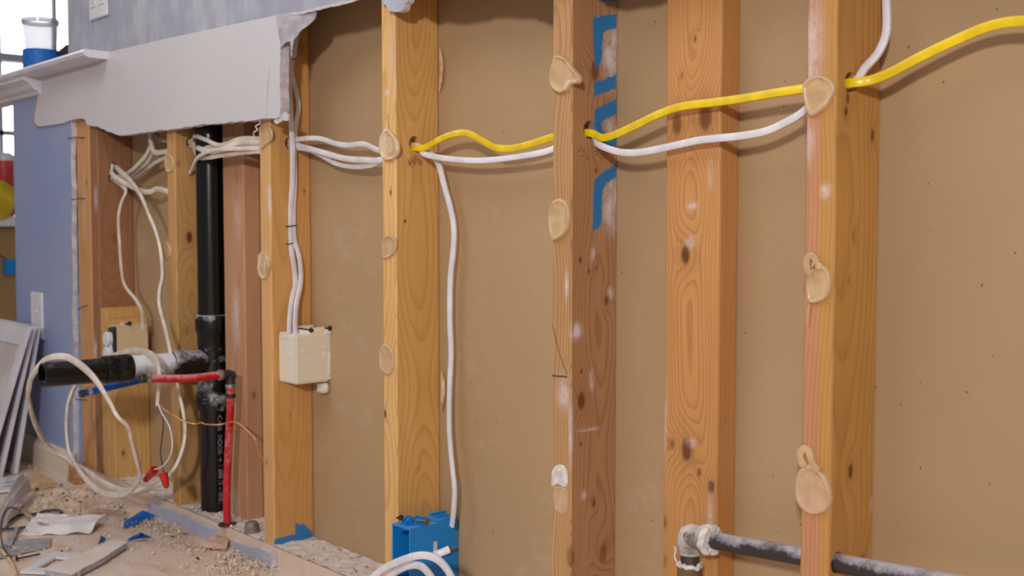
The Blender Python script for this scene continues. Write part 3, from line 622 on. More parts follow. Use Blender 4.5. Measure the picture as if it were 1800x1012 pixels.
cable(fromB(.003, -.006)+[(221, 334, .012), (213, 356, .0), (208, 385, -.004), (210, 427, -.004), (213, 470, -.002), (219, 501, .004), (238, 526, .02), (249, 546, .03), (251, 566, .035), (251, 580, .035)],
      M['cream_cable'], 'cable dropping from the black holes into the small tan outlet box', .010, .006)
# two cables stapled down the side of the box stud
xs = SX[3]+W1
cable([(519, -30, xs+.012, 'x'), (519, 30, xs+.014, 'x'), (514, 70, xs+.014, 'x'), (509, 105, xs+.008, 'x'), (509, 140, xs+.006, 'x'), (510, 178, xs+.010, 'x'), (512, 222, xs+.018, 'x'), (514, 262, xs+.020, 'x'), (514, 318, xs+.012, 'x'), (511, 363, xs+.005, 'x'), (511, 400, xs+.004, 'x'), (512, 437, xs+.004, 'x'), (517, 470, xs+.006, 'x'), (519, 500, xs+.008, 'x'), (514, 522, xs+.012, 'x'), (510, 550, xs+.016, 'x'), (508, 594, xs+.018, 'x')],
      M['white_cable'], 'left one of two cables stapled above the cream electrical box', .0098, .0055, ref=(1, 0, 0))
cable([(525, -30, xs+.006, 'x'), (524, 40, xs+.006, 'x'), (518, 90, xs+.006, 'x'), (512, 118, xs+.004, 'x'), (516, 145, xs+.004, 'x'), (523, 172, xs+.006, 'x'), (524, 195, xs+.008, 'x'), (519, 222, xs+.010, 'x'), (517, 262, xs+.012, 'x'), (518, 318, xs+.008, 'x'), (516, 363, xs+.004, 'x'), (516, 396, xs+.004, 'x'), (518, 424, xs+.004, 'x'), (526, 452, xs+.008, 'x'), (529, 484, xs+.010, 'x'), (527, 505, xs+.014, 'x'), (521, 535, xs+.02, 'x'), (519, 565, xs+.024, 'x'), (519, 597, xs+.026, 'x')],
      M['white_cable'], 'right one of two cables stapled above the cream electrical box, bulging outward', .0092, .0055, ref=(1, 0, 0))
def staple(px, py, w, lab):
    c = P(px, py, x=xs+.008); mb = MB(); d = Vector((0, w/2, .001))
    mb.tube([c-d-Vector((.009, 0, 0)), c-d, c+d, c+d-Vector((.009, 0, 0))], .0022, .0012, smooth=False, n=6)
    tag(mb.build('cable_staple', M['dark_metal']), lab, 'staple', None)
staple(513.5, 397, .019, 'wide dark staple across both cables above the cream box'); staple(511, 428, .010, 'narrow dark staple lowest on the stapled cables'); staple(509, 133, .010, 'small dark staple beside the torn end of the white strip'); staple(515, 104, .014, 'uppermost dark staple under the torn paper flap')
# torn paper flap at the end of the strip
fp = [(485, 25), (500, 27), (520, 24), (545, 19), (541, 32), (533, 42), (524, 50), (517, 62), (511, 70), (508, 100), (506, 72), (498, 74), (492, 85), (489, 60)]
q = [P(a, b, y=-.0215) for a, b in jag(fp, 5, 1.3, 31)]
fl = MB().poly(q, (0, .0015, 0)).build('torn_paper_flap', M['torn'], smooth=False)
for v in fl.data.vertices: v.co.y += .004*noise.noise(v.co*40) + max(0, (v.co.x-q[0].x))*.12
tag(fl, 'torn grey drywall paper flap hanging at the right end of the white strip', 'paper')
fb = [(492, 206), (500, 196), (507, 200), (506, 212), (498, 211), (485, 218), (481, 213), (484, 209)]
tag(MB().poly([P(a, b, y=-.016) for a, b in jag(fb, 4, 1.2, 33)], (0, .003, 0)).build('torn_paper_flap', M['gypsum'], smooth=False), 'small crumpled paper tear at the lower corner of the white strip', 'paper')
tag(MB().tube([P(452, 208, y=-.012), P(457, 216, y=-.012), P(449, 222, y=-.013), P(453, 228, y=-.012), P(446, 233, y=-.011), P(447, 243, y=-.010)], .003, .001, step=.003, n=6).build('paper_curl', M['strip']), 'thin white paper curl dangling under the strip beside the stud', 'paper')
# ------------------------------------------------------------------ black drain pipe with branch
PX, PY = -2.248, .045; PZ = .362
ab = empty('drain_pipe', (0, 0, 0), 'black plastic drain stack with tee and open branch pipe', 'pipe')
up_ = MB().cyl((PX, PY, PZ+.075), (PX, PY, 1.7), .0302, 40).build('upper_pipe', M['abs'], ab)
lo_ = MB().cyl((PX, PY, -.01), (PX, PY, PZ-.07), .0302, 40).build('lower_pipe', M['abs'], ab)
tee = MB()
tee.lathe((PX, PY, PZ-.105), (0, 0, 1), [(.031, 0), (.0362, .0005), (.0366, .004), (.0366, .034), (.033, .040), (.0318, .07), (.0318, .135), (.033, .165), (.0366, .172), (.0366, .200), (.035, .204), (.031, .2045)], 44)
tee.lathe((PX, PY, PZ), (0, -1, 0), [(.0255, 0), (.0255, .040), (.0262, .058), (.0292, .066), (.0292, .090), (.028, .094), (.0245, .0945)], 40)
tee.build('tee_fitting', M['abs_tee'], ab)
MB().cyl((PX, PY-.09, PZ), (PX, -.150, PZ), .0242, 40).build('branch_pipe', M['abs_dusty'], ab)['label'] = 'plaster dusted grey section'
MB().lathe((PX, -.138, PZ), (0, -1, 0), [(.0245, 0), (.0275, .0005), (.0285, .003), (.0285, .026), (.0278, .027), (.0278, .029), (.0285, .030), (.0285, .052), (.0275, .055), (.0245, .0552)], 44).build('coupling', M['abs'], ab)
MB().pipe((PX, -.314, PZ), (PX, -.17, PZ), .0242, .0198).build('open_stub', M['abs'], ab)
# printed line down the lower pipe
def pipe_text(s, z_top, size, ang):
    cu = bpy.data.curves.new('t', 'FONT'); cu.body = s; cu.size = size; to = bpy.data.objects.new('t', cu); COL.objects.link(to)
    dg = bpy.context.evaluated_depsgraph_get(); me = bpy.data.meshes.new_from_object(to.evaluated_get(dg)); bpy.data.objects.remove(to)
    for v in me.vertices:
        x, y = v.co.x, v.co.y; a = ang + (y)/.0304
        v.co = Vector((PX+.0304*math.cos(a), PY+.0304*math.sin(a), z_top-x))
    return me
tow = math.atan2(CAM.y-PY, CAM.x-PX)
pt = link('printed_text', pipe_text('◄ABS  INDOK → 1 888 IT – 0051', PZ-.112, .0135, tow+.26), spotty('lavender_print', hx('9a9ab4'), hx('66667e'), 200, .6, .35, .7), lo_, smooth=False)
pt['label'] = 'pale worn printing'
# ------------------------------------------------------------------ red and blue water pipes
rp = empty('water_pipe', (0, 0, 0), 'red water pipe with elbow and capped horizontal end', 'pipe')
rb = P(400, 921, z=.040); re_ = P(405, 657, y=rb.y); re_z = re_.z
rend = P(253, 665, x=re_.x)
MB().tube([Vector((rb.x, rb.y, .0)), Vector((rb.x, rb.y, .12)), Vector((re_.x+.0, rb.y, re_z-.05)), Vector((re_.x, rb.y, re_z-.012))], .0159, n=20).build('vertical_run', M['red'], rp)
MB().tube([Vector((re_.x, rb.y-.012, re_z)), Vector((re_.x, (rb.y+rend.y)/2, re_z-.001)), Vector((re_.x, rend.y, rend.z))], .0159, n=20).build('horizontal_run', M['red'], rp)
el = MB(); el.tube([Vector((re_.x, rb.y-.020, re_z)), Vector((re_.x, rb.y-.004, re_z)), Vector((re_.x, rb.y, re_z-.004)), Vector((re_.x, rb.y, re_z-.022))], .0185, n=16, step=.003)
el.lathe((re_.x, rb.y, re_z-.004), (0, 1, .35), [(.009, 0), (.0095, .006), (.007, .010)], 16); el.build('elbow', M['dark_metal'], rp)
for k, (c, ax) in enumerate((((re_.x, rb.y-.018, re_z), (0, -1, 0)), ((re_.x, rb.y, re_z-.020), (0, 0, -1)), ((re_.x, rb.y, re_z-.040), (0, 0, -1)), ((re_.x, rend.y+.012, rend.z), (0, -1, 0)))):
    m_ = MB(); m_.lathe(c, ax, [(.0082, 0), (.0102, .0005), (.0104, .0078), (.0082, .0084)], 20); v = Vector(c); a = Vector(ax)
    e = Vector((0, 0, -1)) if abs(a.z) < .5 else Vector((0, -1, 0)); m_.box(v+e*.0085+a*.001-Vector((.003, .003, .003)), v+e*.0135+a*.006+Vector((.003, .003, .003)))
    m_.build('crimp_ring', M['dark_metal'] if k == 2 else M['steel'], rp)
MB().lathe((re_.x, rend.y+.004, rend.z), (0, -1, 0), [(.0075, 0), (.0088, .001), (.0088, .010), (.007, .012)], 20).build('end_plug', M['dark_metal'], rp)
MB().lathe((rb.x, rb.y, .038), (0, 0, 1), [(.019, 0), (.019, .003), (.0135, .0045), (.0085, .005)], 24).build('floor_collar', M['dark_metal'], rp)
bp = empty('water_pipe', (0, 0, 0), 'blue water pipe poking out below the black branch pipe', 'pipe')
XB = -2.315; b0 = P(151, 690, x=XB); b1 = P(248, 667, x=XB)
dirb = (b1-b0).normalized(); b2 = b1+dirb*.10
MB().tube([b0, b1, b2], .0155, n=20).build('pipe_run', M['blue'], bp)
MB().lathe(b0-dirb*.003, tuple(-dirb), [(.0072, 0), (.0082, .001), (.0078, .008), (.006, .010)], 18).build('end_plug', M['black_wire'], bp)
MB().lathe(b0+dirb*.012, tuple(-dirb), [(.0078, 0), (.0092, .0005), (.0092, .008), (.0078, .0085)], 18).build('crimp_ring', M['steel'], bp)
MB().tube([b2-dirb*.01, Vector((XB, .05, b2.z)), Vector((-2.305, .07, b2.z-.03)), Vector((-2.30, .072, .12)), Vector((-2.30, .072, 0))], .0155, n=16).build('rear_drop', M['blue'], bp)
# ------------------------------------------------------------------ stripped wires
bw_ = cable([(277, 706, -.109), (282, 722, -.108), (287, 740, -.106), (285, 770, -.105), (282, 795, -.105), (285, 815, -.107), (288, 833, -.11)], M['black_wire'], 'thin black wire hanging from the coiled cable into a red connector', .0026, .0026, name='bare_wire', tw=0)
cable([(277, 706, -.111), (284, 725, -.112), (298, 750, -.115), (303, 780, -.117), (298, 803, -.12), (285, 820, -.122), (268, 826, -.125)], M['white_cable'], 'thin white wire curving down to the left red connector', .0028, .0028, name='bare_wire', tw=0)
cable([(279, 710, -.109), (292, 722, -.10), (310, 732, -.09), (322, 740, -.08), (345, 745, -.06), (353, 742, -.05), (360, 745, -.045), (385, 746, -.03), (412, 741, -.0), (425, 748, .012), (440, 762, .02), (449, 772, .025), (453, 785, .03), (460, 802, .035), (466, 812, .04)], M['copper'], 'bare copper wire stretched across the black and red pipes', .0031, .0031, name='bare_wire', tw=0)
def nut(a, b, lab):
    a, b = P(*a), P(*b); L = (b-a).length; mb = MB(); ax = b-a
    mb.lathe(a, ax, [(.004, 0), (.0045, .001), (.0062, .004), (.0085, L*.78), (.009, L*.85), (.0085, L), (.006, L), (.005, L*.8)], 10)
    tag(mb.build('wire_connector', M['red_nut'], ang=25), lab, 'wire connector')
nut((255, 844, -.125), (272, 825, -.125), 'left red twist connector on the white wire'); nut((293, 857, -.11), (287, 832, -.11), 'right red twist connector on the black wire')
# ------------------------------------------------------------------ electrical boxes
def shell(mb, x0, x1, y0, y1, z0, z1, t=.0025, open_front=True):
    O = [(x0, z0), (x1, z0), (x1, z1), (x0, z1)]; I = [(x0+t, z0+t), (x1-t, z0+t), (x1-t, z1-t), (x0+t, z1-t)]
    ya, yb_, yi = (y0, y1, y1-t) if open_front else (y1, y0, y0+t)
    of, ob, jf, jb = [[mb.bm.verts.new((x, y, z)) for x, z in L] for L, y in ((O, ya), (O, yb_), (I, ya), (I, yi))]
    for i in range(4):
        j = (i+1) % 4
        for q_ in ((of[i], of[j], ob[j], ob[i]), (of[i], jf[i], jf[j], of[j]), (jf[i], jb[i], jb[j], jf[j])): mb.bm.faces.new(q_)
    mb.bm.faces.new(ob); mb.bm.faces.new(jb)
    return mb
# cream box, opening away from us
cb = empty('electrical_box', (0, 0, 0), 'cream plastic electrical box on the stud with two stapled cables', 'electrical box')
x0 = SX[3]+W1+.0005; x1 = P(520, 640, y=.014).x; zt = P(520, 590, y=.014).z; zb = P(520, 676, y=.014).z
o = MB(); o.box((x0, .014, zb), (x1, BACK-.001, zt), .0028); o.build('box_body', M['beige_box'], cb)
o = MB(); zt2 = zt+.009
o.box((x0+.004, .045, zt-.001), (x1-.002, .087, zt+.007), .001); o.box((x0+.01, .05, zt+.006), (x0+.016, .082, zt2+.004)); o.box((x1-.012, .05, zt+.006), (x1-.006, .082, zt2+.003))
o.build('mounting_ear', M['beige_box'], cb)
MB().lathe((x0+.002, .052, zt+.008), (1, -.05, 0), [(.0018, 0), (.0018, x1-x0-.006), (.0045, x1-x0-.006), (.0045, x1-x0-.003)], 10).build('nail', M['nail'], cb)
MB().lathe((x0+.002, .074, zt+.007), (1, .15, .05), [(.0018, 0), (.0018, x1-x0+.004), (.0045, x1-x0+.004), (.0045, x1-x0+.007)], 10).build('nail', M['nail'], cb)
kx = (x0+x1)/2
MB().lathe((kx, .0145, (zt+zb)/2+.008), (0, -1, 0), [(.008, 0), (.008, .001), (.0065, .0012)], 20).build('knockout', M['beige_box'], cb)
MB().lathe((x1-.0005, .032, zt-.030), (1, 0, 0), [(.006, 0), (.006, .0008), (.005, .001)], 18).build('knockout', M['beige_box'], cb)
for zz in (zt-.026, zt-.040): MB().lathe((x1-.0005, .078, zz), (1, 0, 0), [(.0055, 0), (.0055, .0012), (.004, .0014)], 14).build('knockout', M['beige_box'], cb)
o = MB()
for dx in (.008, .022): o.box((x0+dx, .012, zt-.008), (x0+dx+.010, .022, zt+.0035), .001)
o.build('cable_clamp', M['beige_box'], cb)
def lump(name, c, s, mat, parent, seed=0):
    bm = bmesh.new(); bmesh.ops.create_icosphere(bm, subdivisions=3, radius=1)
    for v in bm.verts:
        k = 1+.35*noise.noise(v.co*1.7+Vector((seed, 0, 0)))+.15*noise.noise(v.co*5+Vector((seed, 3, 0))); v.co = Vector(c)+Vector((v.co.x*s[0], v.co.y*s[1], v.co.z*s[2]))*k
    me = bpy.data.meshes.new(name); bm.to_mesh(me); bm.free(); return link(name, me, mat, parent, ang=60)
lump('plaster_lump', P(568, 682, x=x1-.01), (.014, .012, .010), M['plaster'], cb, 3); lump('plaster_lump', P(576, 583, x=x1-.004), (.008, .008, .007), M['plaster'], cb, 5)
# strip of mud down the rear right edge
MB().tube([Vector((x1-.001, BACK-.002, zb+.004)), Vector((x1+.001, BACK-.002, (zt+zb)/2)), Vector((x1-.001, BACK-.002, zt+.006))], .006, .004, ref=(1, 0, 0), n=8).build('plaster_edge', M['plaster'], cb)
# blue box, open toward the room
bb_ = empty('electrical_box', (0, 0, 0), 'bright blue plastic electrical box open toward the room', 'electrical box')
x0 = SX[2]+W1+.0005; x1 = P(721, 960, y=-.011).x; zt = P(721, 930, y=-.011).z; zb = zt-.098; yb = P(806, 960, x=x1).y
shell(MB(), x0, x1, -.011, min(yb, .0865), zb, zt, .0028).build('box_body', M['blue_box'], bb_, smooth=False)
o = MB()
for xx, yy in ((x0+.020, .006), (x1-.020, .018)):
    for s in (-.005, .004):
        o.poly([Vector((xx+s, yy-.013, zt)), Vector((xx+s, yy+.016, zt)), Vector((xx+s, yy+.007, zt+.012)), Vector((xx+s, yy-.001, zt+.012))], (.0018, 0, 0))
    o.box((xx-.005, yy-.001, zt+.004), (xx+.0055, yy+.007, zt+.0065))
o.build('nail_guide', M['blue_box'], bb_, smooth=False)
MB().lathe((x0+.002, .006, zt+.006), (1, .30, .03), [(.0018, 0), (.0018, .050), (.005, .0505), (.005, .0535), (.003, .054)], 14).build('nail', M['brass'], bb_)
MB().lathe((x0-.001, .0, zt+.007), (1, -.25, .25), [(.0018, 0), (.0018, .016), (.0045, .0165), (.0045, .019)], 12).build('nail', M['nail'], bb_)
o = MB(); o.box((x0+.012, .045, zt-.001), (x1-.002, .085, zt+.004), .0008); o.box((x0+.014, .055, zt+.003), (x0+.020, .083, zt+.009)); o.box((x0+.030, .050, zt+.003), (x0+.034, .080, zt+.007)); o.build('cable_clamp', M['blue_box'], bb_, smooth=False)
o = MB(); o.lathe(((x0+x1)/2, -.012, zt-.006), (0, 1, 0), [(.0042, 0), (.0042, .018), (.0016, .018), (.0016, 0)], 16, cap=False); o.build('screw_boss', M['blue_box'], bb_)
o = MB(); kp = P(782, 972, x=x1); o.lathe((x1-.0005, kp.y, kp.z-.002), (1, 0, 0), [(.013, 0), (.013, .0012), (.0115, .0014)], 24); o.box((x1-.0005, .036, zb+.02), (x1+.0008, .0368, zt-.004)); o.build('knockout', M['blue_box'], bb_, smooth=False)
o = MB(); a = P(765, 968, x=x1+.0006); o.box((x1-.0002, a.y-.003, a.z-.010), (x1+.001, a.y+.004, a.z+.016)); o.build('label_patch', M['plaster'], bb_, smooth=False)
sc = empty('cable_offcut', (0, 0, 0), 'short cable end poking from the side of the blue electrical box', 'cable')
e0 = P(770, 973, x=x1+.006); e1 = P(790, 965, x=x1+.016); e2 = P(799, 963, x=x1+.018)
MB().tube([Vector((x1-.004, e0.y-.003, e0.z-.002)), e0, e1], .0125, .008, n=14, step=.003).build('sheath', M['white_cable'], sc)
MB().tube([e1-(e2-e1)*.2, e2], .0055, .0045, n=8, step=.003).build('wire_core', M['brass'], sc)
for o_ in (): pass
cable([(640, 1030, -.10), (668, 1004, -.10), (700, 987, -.10), (735, 976, -.095), (762, 979, -.09), (782, 995, -.085), (796, 1020, -.08), (800, 1045, -.08)], M['white_cable'], 'outer white cable arching in front of the blue electrical box', .0115, .0065)
cable([(660, 1040, -.08), (685, 1012, -.08), (712, 996, -.08), (735, 993, -.078), (750, 1003, -.075), (762, 1022, -.07), (770, 1045, -.07)], M['white_cable'], 'inner white cable arch low in front of the blue box opening', .0115, .0065)
# tan outlet box with a white receptacle
tb = empty('electrical_box', (0, 0, 0), 'small tan electrical box with a white receptacle behind the coiled cable', 'electrical box')
x0 = cC+.0775; x1 = P(206, 600, y=-.008).x; zt = P(206, 573, y=-.008).z; zb = zt-.098
shell(MB(), x0, x1, -.008, .068, zb, zt).build('box_body', M['tan_box'], tb, smooth=False)
o = MB(); o.box((x0+.006, -.014, zb+.006), (x1-.008, -.002, zt-.006)); o.build('dark_gap', M['black_wire'], tb, smooth=False)  # black block standing in for the shade inside the box opening
o = MB(); xm = (x0+x1)/2
for zz in (zt-.032, zb+.032): o.lathe((xm-.006, -.012, zz), (0, -1, 0), [(.017, 0), (.017, .012), (.015, .014)], 20)
o.box((xm-.020, -.018, zb+.018), (xm+.006, -.012, zt-.016), .002); o.build('receptacle', M['white_pl'], tb)
o = MB(); o.lathe((x0+.02, .02, zt+.002), (1, 0, .1), [(.0025, 0), (.0025, .03), (.005, .030), (.005, .033)], 10); o.build('nail', M['nail'], tb)
o = MB(); o.box((x0+.012, .012, zt-.001), (x0+.030, .026, zt+.007), .001); o.build('nail_guide', M['tan_box'], tb)
# ------------------------------------------------------------------ iron pipe lower right
ip = empty('metal_pipe', (0, 0, 0), 'grey metal pipe with elbow running through the rightmost stud', 'pipe')
YP = P(1472, 989, x=SX[0]+W1).y
e0 = P(1213, 942, y=YP); p1 = Vector((SX[0]+W1, YP, P(1472, 989, x=SX[0]+W1).z)); d = (p1-e0).normalized()
MB().cyl(e0+d*.012, e0+d*1.6, .0106, 32).build('pipe_run', M['pipe'], ip)
o = MB(); o.tube([e0+d*.030, e0+d*.012, e0, e0+Vector((0, 0, -.016)), e0+Vector((0, 0, -.022))], .030, n=28, step=.003)
o.lathe(e0+d*.020, d, [(.0150, 0), (.0172, .001), (.0175, .010), (.0165, .012), (.012, .0122)], 30)
a = P(1208, 941, y=YP-.0145); o.lathe(a, (0.1, -1, 0), [(.0050, -.002), (.0050, .002), (.0035, .0022), (.0035, .001), (.0015, .001), (.0012, .003)], 18)
a = P(1222, 941, y=YP-.0135); o.lathe(a, (.3, -1, 0), [(.0035, -.002), (.0035, .0018), (.002, .002)], 14)
o.build('elbow_fitting', M['fitting'], ip)
o = MB()
bm = o.bm
# crusty sealing compound collar
def crust(mb, c, ax, r0, r1, h, seed, n=40):
    ax = Vector(ax).normalized(); u = ax.orthogonal().normalized(); v = ax.cross(u); rs = []
    for j, (k, hh) in enumerate(((r0, -.3), (r1, 0), (r1*1.02, .5), (r1*.97, 1), (r0, 1.15))):
        ring = []
        for i in range(n):
            t = 2*math.pi*i/n; q_ = 1+.16*noise.noise(Vector((math.cos(t)*2+seed, math.sin(t)*2, j*.6)))
            ring.append(mb.bm.verts.new(Vector(c)+ax*(hh*h+.003*noise.noise(Vector((math.cos(t)*3, math.sin(t)*3+seed, 9))))+(u*math.cos(t)+v*math.sin(t))*k*q_))
        rs.append(ring)
    mb.skin(rs)
crust(o, e0+d*.028, d, .010, .0190, .009, 1.0)
crust(o, e0+Vector((0, 0, -.034)), (0, 0, -1), .009, .0165, .004, 5.0)
o.tube([e0+Vector((-.013, -.008, -.036)), e0+Vector((-.018, -.008, -.028)), e0+Vector((-.016, -.008, -.020)), e0+Vector((-.019, -.008, -.015))], .003, .002, n=6, step=.003, taper=True)
o.build('sealing_compound', M['plaster'], ip)
MB().cyl(e0+Vector((0, 0, -.016)), e0+Vector((0, 0, -.045)), .0118, 28).build('nipple', M['dark_metal'], ip)
MB().lathe(e0+Vector((0, 0, -.038)), (0, 0, -1), [(.0125, 0), (.0158, .001), (.0160, .020), (.0152, .022), (.0128, .0225), (.0128, .026)], 30).build('coupling', M['brass'], ip)
MB().lathe(e0+Vector((0, 0, -.062)), (0, 0, -1), [(.0125, 0), (.0150, .001), (.0150, .012), (.0135, .014), (.0107, .014), (.0107, e0.z-.062)], 6).build('union_nut', M['fitting'], ip)
# ------------------------------------------------------------------ small fittings near the plate
c = P(443, 937, z=.038)
o = MB(); o.lathe((c.x, c.y, .038), (0, 0, 1), [(.0150, 0), (.0158, .002), (.0158, .005), (.0142, .007), (.0142, .016), (.0128, .021), (.009, .0245), (.003, .0255)], 30)
tag(o.build('pipe_cap', spotty('grey_galvanised', hx('8a8178'), hx('6e665e'), 60, .55, metal=.3)), 'grey domed metal cap standing on the bottom plate', 'pipe cap')
def remnant(pxs, lab, grey=False, seed=0):
    top = jag(pxs, 6, 1.6, seed); q = [P(a, b, y=-.0152) for a, b in top]; x0, x1 = q[0].x, q[-1].x
    q = [Vector((p.x, -.0152, min(p.z, .046))) for p in q]+[Vector((x1, -.0152, 0)), Vector((x0, -.0152, 0))]
    o = MB().poly(q, (0, .0125, 0)).build('drywall_remnant', None, smooth=False); edge_split(o, painted('remnant_paint', 'a7abc6', 'b4b6ca', 'c8c8d4') if not grey else painted('remnant_grey', '9c9eae', 'a8a9b6', 'c2c0c6'), M['gypsum'])
    tag(o, lab, 'drywall')
remnant([(258, 885), (285, 894), (315, 904)], 'lavender painted drywall strip at the foot of the stud by the drain pipe', seed=41)
remnant([(317, 905), (345, 918), (376, 932)], 'lavender painted drywall strip in front of the black and red pipes', seed=42)
remnant([(409, 948), (420, 955), (436, 961), (452, 962), (476, 973)], 'grey drywall strip with torn top below the metal cap', True, 43)
# ------------------------------------------------------------------ nails holding the broken edge
for (a, b, lab) in (((121, 206), (151, 211), 'topmost thin nail bridging the broken drywall edge and corner stud'), ((119, 243), (149, 242), 'second thin nail from the top at the broken drywall edge'), ((125, 351), (150, 349), 'thin nail midway up the broken drywall edge'), ((137, 545), (153, 536), 'bent thin nail above the open black pipe'), ((133, 702), (153, 703), 'lowest thin nail behind the open black pipe')):
    p0 = P(*a, y=-.016); p1 = P(*b, y=-.001); m_ = p0.lerp(p1, .5)+Vector((0, -.003, .001))
    tag(MB().tube([p0, m_, p1+Vector((0, .003, 0))], .0024, n=8, step=.004).build('nail', M['nail']), lab, 'nail')
# ------------------------------------------------------------------ cover plates
op = empty('outlet_plate', (0, 0, 0), 'white double outlet plate on the grey-blue wall', 'outlet plate')
px0, px1 = P(156, 20, y=-.019).x, P(187, 20, y=-.019).x; zb = P(156, 37, y=-.019).z
o = MB(); o.box((px0, -.0185, zb), (px1, -.0128, zb+.125), .002); o.build('plate', M['white_pl'], op)
xm = (px0+px1)/2
for sx_, kind in ((-.026, 0), (.026, 1)):
    o = MB(); o.box((xm+sx_-.017, -.0205, zb+.028), (xm+sx_+.017, -.018, zb+.097), .001); r_ = o.build('receptacle', M['white_pl'], op)
    s_ = MB()
    for zz in (zb+.044, zb+.078):
        s_.box((xm+sx_-.008, -.0207, zz), (xm+sx_-.0055, -.020, zz+.009)); s_.box((xm+sx_+.0055, -.0207, zz), (xm+sx_+.008, -.020, zz+.008)); s_.lathe((xm+sx_, -.0205, zz-.006), (0, -1, 0), [(.0025, -.0005), (.0025, .0003)], 10)
    s_.build('slots', M['dark_metal'], r_)
a0 = P(53, 560, y=-.022).x; a1 = P(72, 560, y=-.022).x; z1_, z0_ = P(60, 513, y=-.022).z, P(75, 598, y=-.022).z
o = MB(); o.box((a0, -.020, z0_), (a1, -.0129, z1_), .0025); lp = o.build('wall_plate', M['white_pl']); tag(lp, 'white wall plate on the blue wall above the leaning panels', 'wall plate')
MB().lathe(((a0+a1)/2, -.0205, (z0_+z1_)/2+.01), (0, -1, 0), [(.006, -.001), (.006, .001), (.004, .0015)], 16).build('blank_cap', M['white_pl'], lp)
# ------------------------------------------------------------------ leaning panels
def panel(x_r, y_t, z_t, y_f, lab, wdt=.42, t=.011):
    """framed panel leaning on the wall: top edge at (y_t, z_t), foot on the floor at y_f"""
    root = empty('leaning_panel', (0, 0, 0), lab, 'panel')
    dv = Vector((0, y_t-y_f, z_t)); L = dv.length; v = dv.normalized(); n = Vector((0, -v.z, v.y)); u = Vector((-1, 0, 0)); O = Vector((x_r, y_f, .0015))
    def bx(u0, u1, v0, v1, n0, n1):
        mb = MB(); r = bmesh.ops.create_cube(mb.bm, size=1)
        for w in r['verts']:
            a, b, c = w.co; w.co = O+u*(u0+(a+.5)*(u1-u0))+v*(v0+(b+.5)*(v1-v0))+n*(n0+(c+.5)*(n1-n0))
        return mb
    for q_ in ((0, .022, 0, L), (wdt-.022, wdt, 0, L), (.022, wdt-.022, 0, .022), (.022, wdt-.022, L-.05, L)): bx(*q_, 0, t).build('frame_rail', M['white_trim'], root, smooth=False)
    bx(.02, wdt-.02, .02, L-.045, .002, t-.004).build('infill', M['dusty_white'], root, smooth=False)
panel(P(72, 575, y=-.034).x, -.034, P(72, 575, y=-.034).z, -.102, 'leaning white panel nearest the blue wall')
panel(P(64, 576, y=-.054).x, -.054, P(64, 576, y=-.054).z, -.148, 'middle one of three leaning white panels')
panel(P(56, 577, y=-.074).x, -.074, P(56, 577, y=-.074).z, -.195, 'front white panel leaning with dusty inset face')
# ------------------------------------------------------------------ tape roll and clear cup on the cap board
cx_ = P(72, 100, y=-.022); z0 = ztop
tr_ = MB(); tr_.pipe((cx_.x, -.022, z0), (cx_.x, -.022, z0+.050), .0445, .036, 44); tag(tr_.build('tape_roll', M['tape']), "roll of blue painter's tape on the white cap board", 'tape')
gm2 = NT('clear_plastic'); gm2.b.inputs['Base Color'].default_value = (.5, .5, .55, 1); gm2.b.inputs['Alpha'].default_value = .38; gm2.b.inputs['Roughness'].default_value = .15
gm3 = NT('clear_plastic_rim'); gm3.b.inputs['Base Color'].default_value = (.35, .35, .42, 1); gm3.b.inputs['Alpha'].default_value = .7; gm3.b.inputs['Roughness'].default_value = .15
zc0 = z0+.0505; cp = empty('plastic_cup', (0, 0, 0), 'clear plastic cup standing on the blue tape roll', 'cup')
MB().lathe((cx_.x, -.022, zc0), (0, 0, 1), [(.0005, 0), (.037, 0), (.0385, .003), (.0440, .072), (.0432, .072), (.0377, .004), (.036, .0012), (.0005, .0012)], 40, cap=False).build('cup_body', gm2.m, cp)
MB().lathe((cx_.x, -.022, zc0+.068), (0, 0, 1), [(.0440, 0), (.0465, .0), (.0470, .008), (.0470, .011), (.0455, .012), (.0440, .010), (.0440, 0)], 40, cap=False).build('cup_rim', gm3.m, cp)
a = P(112, 86, y=.02); tag(MB().poly([P(103, 100, y=.03), P(103, 89, y=.03), P(117, 78, y=.03), P(121, 80, y=.03), P(121, 100, y=.03)], (0, .012, 0)).build('wood_wedge', M['dark_metal'], smooth=False), 'dark wedge on the cap board where the grey-blue wall begins', 'wedge')
# things on the far sill
a = P(7, 272, x=XF+.04); b = P(22, 325, x=XF+.04); zs_ = wz0
jr = empty('container', (0, 0, 0), 'red and white container on the far window sill', 'container'); yc = (a.y+.03)
MB().lathe((XF+.05, P(8, 300, x=XF+.05).y, zs_), (0, 0, 1), [(.04, 0), (.045, .01), (.045, a.z-zs_-.03)], 24).build('container_body', spotty('red_plastic', hx('b52a2c'), hx('c9474a'), 12, .4), jr)
MB().lathe((XF+.05, P(8, 300, x=XF+.05).y, a.z-.03), (0, 0, 1), [(.046, 0), (.046, .025), (.03, .04)], 24).build('container_lid', M['white_pl'], jr)
bm = bmesh.new(); yb_ = P(6, 350, x=XF+.12)
bg = lump('snack_bag', (XF+.13, yb_.y-.02, zs_+.085), (.03, .075, .088), spotty('yellow_bag_film', hx('e0c61a'), hx('c9a60c'), 14, .25), None, 8); tag(bg, 'crumpled yellow bag on the far window sill', 'bag')
a, b = P(8, 456, x=XF+.03), P(22, 482, x=XF+.03)
fb_ = MB(); fb_.box((XF, a.y, b.z), (XF+.035, b.y+.03, a.z)); fo = fb_.build('electrical_box', M['blue_box'], smooth=False); tag(fo, 'distant blue electrical box on the tan wall of the next room', 'electrical box')
